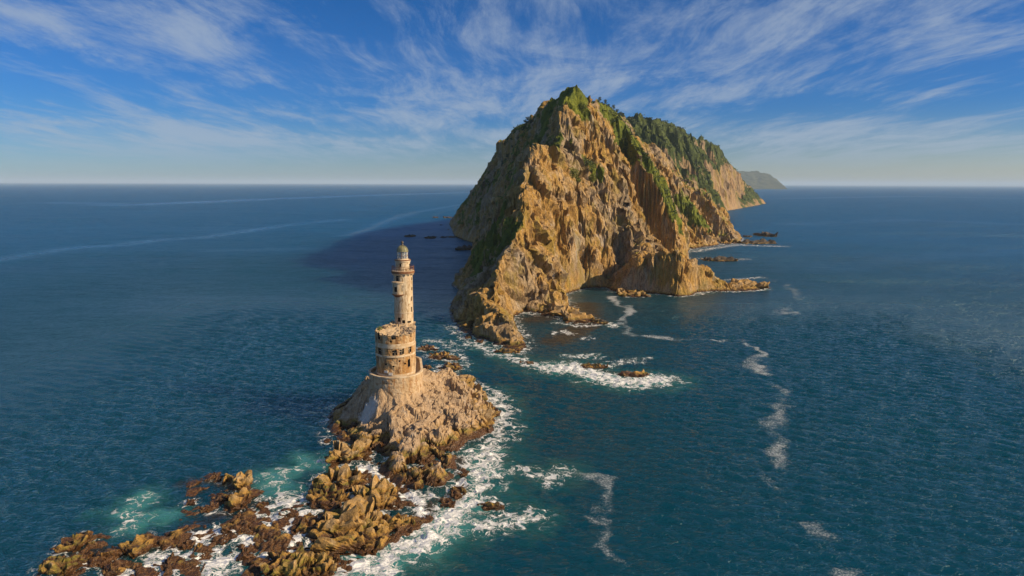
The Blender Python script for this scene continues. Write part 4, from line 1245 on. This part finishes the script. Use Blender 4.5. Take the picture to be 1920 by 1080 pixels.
# drifting foam lines
wx_ = fbm(xs_ / 9, ys_ / 9, 0, 3, 201) * 4; wy_ = fbm(xs_ / 9, ys_ / 9, 5, 3, 202) * 4; wz_ = fbm(xs_ / 12, ys_ / 12, 9, 2, 203)
for pth, r, a_ in [
    (path_px((1145, 555), (1160, 572), (1185, 582), (1165, 600), (1165, 618), (1190, 627), (1250, 634), (1320, 637)), 2.0, .85),
    (path_px((1320, 637), (1390, 640), (1412, 650), (1418, 662)), 1.6, .8),
    (path_px((1410, 665), (1420, 690), (1432, 700)), 2.6, .72),
    (path_px((1450, 720), (1470, 745), (1455, 775), (1442, 795), (1458, 830), (1465, 860)), 1.9, .66),
    (path_px((1440, 880), (1470, 935), (1510, 960)), 2.0, .45), (path_px((1510, 985), (1540, 1010), (1570, 1020)), 2.4, .62), (path_px((1560, 1065), (1590, 1080)), 2.0, .6),
    (path_px((1060, 885), (1125, 905), (1130, 950), (1140, 1000), (1120, 1015), (1160, 1070)), 1.5, .62),
    (path_px((1465, 588), (1485, 586)), 2.5, .7), (path_px((1430, 520), (1470, 533), (1495, 550), (1490, 570), (1450, 590)), 2.2, .55),
    (path_px((650, 442), (690, 430), (730, 412), (745, 403), (780, 398)), 5.0, .55), (path_px((780, 398), (735, 407), (745, 412)), 6, .5), (path_px((800, 405), (850, 393), (860, 382)), 6.0, .5),
]:
    d = dist_path(xs_ + wx_, ys_ + wy_, pth)
    sk = np.maximum(sk, a_ * soft(d, r * 1.35 * (1 + .6 * wz_)) * np.clip(1 + .6 * wz_, .68, 1.15))
cm_ = np.zeros_like(xs_)
for pth, r, a_ in [(path_px((-40, 492), (0, 486), (134, 465), (231, 459), (295, 450), (376, 446), (537, 422), (640, 412)), 13, .9), (path_px((240, 384), (350, 380), (484, 374), (700, 366), (880, 361)), 75, 1.0), (path_px((100, 380), (250, 383)), 60, .6),
                   (path_px((650, 442), (690, 430), (730, 412), (780, 398), (860, 384)), 12, .7), (path_px((400, 470), (560, 466)), 14, .5), (path_px((1480, 372), (1700, 368), (1900, 372)), 70, .6), (path_px((1560, 500), (1750, 480), (1920, 470)), 22, .5), (path_px((1500, 420), (1700, 412), (1900, 420)), 30, .5)]:
    d = dist_path(xs_ + wx_ * r / 8, ys_ + wy_ * r / 8, pth)
    cm_ = np.maximum(cm_, a_ * soft(d, r))
calm = np.zeros_like(SX); calm[near] = cm_
weed_reflect = np.zeros_like(xs_)
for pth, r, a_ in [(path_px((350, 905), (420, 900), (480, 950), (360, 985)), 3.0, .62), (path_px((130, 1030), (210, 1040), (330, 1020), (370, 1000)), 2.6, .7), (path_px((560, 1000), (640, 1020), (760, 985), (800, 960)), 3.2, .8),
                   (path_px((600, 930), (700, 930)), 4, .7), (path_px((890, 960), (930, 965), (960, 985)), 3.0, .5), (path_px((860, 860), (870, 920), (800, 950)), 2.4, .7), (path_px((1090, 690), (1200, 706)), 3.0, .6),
                   (path_px((1000, 600), (1100, 570), (1100, 610), (1040, 640)), 10.0, .72), (path_px((820, 660), (850, 690)), 3.0, .6), (path_px((1330, 488), (1390, 489)), 5, .5)]:  # first path here paints the cliff's reflection into the cove water colour
    weed_reflect = np.maximum(weed_reflect, a_ * soft(dist_path(xs_, ys_, pth), r))
brown_mix = np.zeros_like(SX); brown_mix[near] = weed_reflect
foam[near] = fo; shallow[near] = sh; slick[near] = sk
H += foam * 0.8 * np.clip(fbm(SX / 2.2, SY / 2.2, 0, 3, 88), -.3, 1) * (spc < 2)
ny, nx = SX.shape
idx = np.arange(ny * nx).reshape(ny, nx)
q = np.stack([idx[:-1, :-1], idx[:-1, 1:], idx[1:, 1:], idx[1:, :-1]], -1).reshape(-1, 4)
sea = obj_arrays('sea', np.stack([SX, SY, H], -1).reshape(-1, 3), q, 'sea_water', True)
add_attr(sea, 'foam', foam); add_attr(sea, 'shallow', shallow); add_attr(sea, 'slick', slick); add_attr(sea, 'brown_mix', brown_mix); add_attr(sea, 'calm', calm); add_attr(sea, 'chop', np.clip(np.log(spc / 0.4) / math.log(7), 0, 1))
tag(sea, 'deep blue green sea with ripples, foam lines and surf', 'sea', kind='structure')

# ------------------------------------------------------------------ plants
def leaf_cloud(n, sx, sy, sz, size, seed, flat=0.0):
    r = np.random.default_rng(seed)
    d = r.normal(size=(n, 3)); d /= np.linalg.norm(d, axis=1, keepdims=True)
    rad = r.random(n) ** 0.45
    c = d * rad[:, None]
    lump = 1 + 0.45 * fbm(d[:, 0] * 1.7 + seed, d[:, 1] * 1.7, d[:, 2] * 1.7, 2, seed)
    c = c * lump[:, None] * [sx, sy, sz]
    a = r.normal(size=(n, 3)); a /= np.linalg.norm(a, axis=1, keepdims=True)
    b = np.cross(a, r.normal(size=(n, 3))); b /= np.linalg.norm(b, axis=1, keepdims=True)
    s = size * r.uniform(.6, 1.3, n)[:, None]
    v = np.stack([c + a * s, c + b * s, c - (a + b) * .6 * s], 1).reshape(-1, 3)
    return v, np.arange(3 * n).reshape(n, 3)
def surface_points(T, mask, n, seed):
    r = np.random.default_rng(seed)
    wgt = (mask * np.gradient(T.ys)[:, None] * np.gradient(T.xs)[None, :]).ravel()
    i = r.choice(len(wgt), n, p=wgt / wgt.sum())
    return T.P.reshape(-1, 3)[i]
def cover(name, T, mask, n, per, size, spread, mat, seed, label):
    c = surface_points(T, mask, n, seed)
    r = np.random.default_rng(seed + 1)
    sc = r.uniform(.5, 1.4, n)
    off = r.normal(size=(n, per, 3)) * (np.array([1, 1, .4]) * spread)[None, None] * sc[:, None, None]
    off[..., 2] = np.abs(off[..., 2])
    cc = (c[:, None] + off).reshape(-1, 3)
    m_ = len(cc)
    a = r.normal(size=(m_, 3)); a /= np.linalg.norm(a, axis=1, keepdims=True)
    b = np.cross(a, r.normal(size=(m_, 3))); b /= np.linalg.norm(b, axis=1, keepdims=True)
    s = size * r.uniform(.6, 1.3, m_)[:, None]
    v = np.stack([cc + a * s, cc + b * s, cc - (a + b) * .6 * s], 1).reshape(-1, 3)
    o = obj_arrays(name, v, np.arange(3 * m_).reshape(-1, 3), mat)
    tag(o, label, 'plants', kind='stuff')
    return o
gm = np.clip((veg + fbm(T1.X / 3, T1.Y / 3, T1.Z / 3, 3, 5) * .35 - 0.48) * 4, 0, 1) * (T1.Z > 5) * (T1.Y < 760) * np.clip(300 / T1.Y, .2, 1)
cover('grass_cover', T1, gm, 8000, 5, 0.18, 0.34, 'leaf_green', 1, 'grass and low herbs on the ledges and slopes of the mountain')
wm_ = np.clip((veg - 0.5) * 3, 0, 1) * (T1.Z > 30) * ((T1.Y > 430))
cover('scrub_cover', T1, wm_, 2600, 14, 0.6, 0.9, 'leaf_dark', 3, 'dark scrub on the shaded side and wooded crest of the mountain')
fm = np.clip((veg2 - 0.5) * 3, 0, 1) * (T2.Z > 12)
cover('hill_woodland', T2, fm, 12000, 10, 1.15, 1.7, 'leaf_far_shade', 5, 'low dense woodland covering the green hill behind')

# single trees on the skyline
def tree(px, py, hgt, seed, T=T1, Yset=None, label='', group=''):
    h = T.hit(px, py + 3) if Yset is None else P(px, py, Yset)
    if h is None: return
    base = np.array([h[0], h[1], float(T.sample(h[0], h[1])) - .2])
    r = np.random.default_rng(seed)
    e = empty('dwarf_pine', tuple(base))
    tr = MB()
    lean = r.normal(0, .12, 2)
    topp = (lean[0] * hgt, lean[1] * hgt, hgt * .8)
    tr.tube((0, 0, -.3), topp, hgt * .05, hgt * .02)
    for q in range(3):
        a = r.uniform(0, 6.28); z_ = hgt * r.uniform(.4, .7)
        tr.tube((lean[0] * z_, lean[1] * z_, z_), (math.cos(a) * hgt * .28, math.sin(a) * hgt * .28, z_ + hgt * .15), hgt * .02, hgt * .01, 4)
    tr.build('trunk', 'bark', e)
    v1, f1 = leaf_cloud(150, hgt * .34, hgt * .34, hgt * .30, hgt * .075, seed)
    v1 = v1 + [lean[0] * hgt, lean[1] * hgt, hgt * .72]
    v2, f2 = leaf_cloud(70, hgt * .25, hgt * .22, hgt * .16, hgt * .075, seed + 1)
    v2 = v2 + [r.normal(0, .2) * hgt, 0, hgt * .42]
    obj_arrays('crown', np.vstack([v1, v2]), np.vstack([f1, f2 + len(v1)]), 'leaf_dark', parent=e)
    tag(e, label, 'tree', group)
def skyline(a, b, n, T, sky_pts):
    pass
ridge = lines_main[2]
for k in range(20):
    tt = 3.0 + 1.35 * (k + .3 * rng.random()) / 20
    i = int(tt); f_ = tt - i
    q = ridge[i] * (1 - f_) + ridge[i + 1] * f_
    q = q + [rng.normal(0, 1.2) - 1.5, rng.normal(0, 2), 0]
    px, py = proj(np.array([q[0], q[1], float(T1.sample(q[0], q[1]))]))
    tree(px, py, rng.uniform(3.2, 6.0), 900 + k * 3, T1, q[1], 'small dark dwarf pine on the left skyline ridge of the mountain', 'dwarf pines on the left ridge')
ridge = lines_main[12]
for k in range(9):
    tt = 0.8 + 2.0 * (k + .3 * rng.random()) / 9
    i = int(tt); f_ = tt - i
    q = ridge[i] * (1 - f_) + ridge[i + 1] * f_
    px, py = proj(np.array([q[0], q[1], float(T1.sample(q[0], q[1]))]))
    tree(px, py, rng.uniform(2.5, 4.5), 990 + k * 3, T1, q[1], 'small dark dwarf pine on the crest right of the peak', 'dwarf pines on the right crest')
for k, (px, py, r_, label) in enumerate([(1100, 308, 4.6, 'large dark green bush in the middle of the lit cliff face'), (1074, 326, 3.4, 'bright green bush left of the large dark bush on the cliff'),
        (1092, 205, 3.0, 'green bush on the cliff just below the green peak'), (1012, 262, 2.2, 'small bush on top of the pointed pinnacle of the spur'), (1112, 335, 2.4, 'small green bush below right of the large dark bush'),
        (1083, 340, 1.8, 'small green bush below the bright bush on the cliff')]):
    h = T1.hit(px, py)
    if h is None: continue
    e = empty('cliff_bush', tuple(h))
    v1, f1 = leaf_cloud(int(220 * r_), r_, r_ * .8, r_ * 1.05, .34, 1500 + k)
    obj_arrays('foliage', v1, f1, 'leaf_dark' if k == 0 else 'leaf_green', parent=e)
    st_ = MB()
    for q in range(4): st_.tube((0, 0, -.5), (rng.normal(0, r_ * .4), rng.normal(0, r_ * .3), r_ * .6), .12, .05, 5)
    st_.build('stem', 'bark', e)
    tag(e, label, 'bush', 'bushes on the cliff')
# tuft on the ruined roof
q = P(712, 616, C1[1] - 1.5)
e = empty('roof_plant', tuple(q))
v1, f1 = leaf_cloud(160, .75, .6, .5, .13, 77)
obj_arrays('foliage', v1, f1, 'leaf_green', parent=e)
MB().tube((0, 0, -.6), (0, 0, .2), .05).build('stem', 'bark', e)
tag(e, 'green plant tuft growing on the left rim of the ruined drum roof', 'plant')

# ------------------------------------------------------------------ the air
mt = bpy.data.materials.new('haze_air'); mt.use_nodes = True; MATS['haze_air'] = mt
t = NT(mt.node_tree)
pv = t.n('ShaderNodeVolumePrincipled')
pv.inputs['Color'].default_value = (0.66, 0.84, 1.0, 1)
pv.inputs['Density'].default_value = 5.0e-5
pv.inputs['Anisotropy'].default_value = 0.0
out = t.n('ShaderNodeOutputMaterial'); t.link(pv.outputs[0], out.inputs['Volume'])
haze = MB().box((0, 43000, 107), 190000, 98000, 236).build('haze', 'haze_air')
tag(haze, 'thin pale sea haze over the whole water', 'haze', kind='stuff')
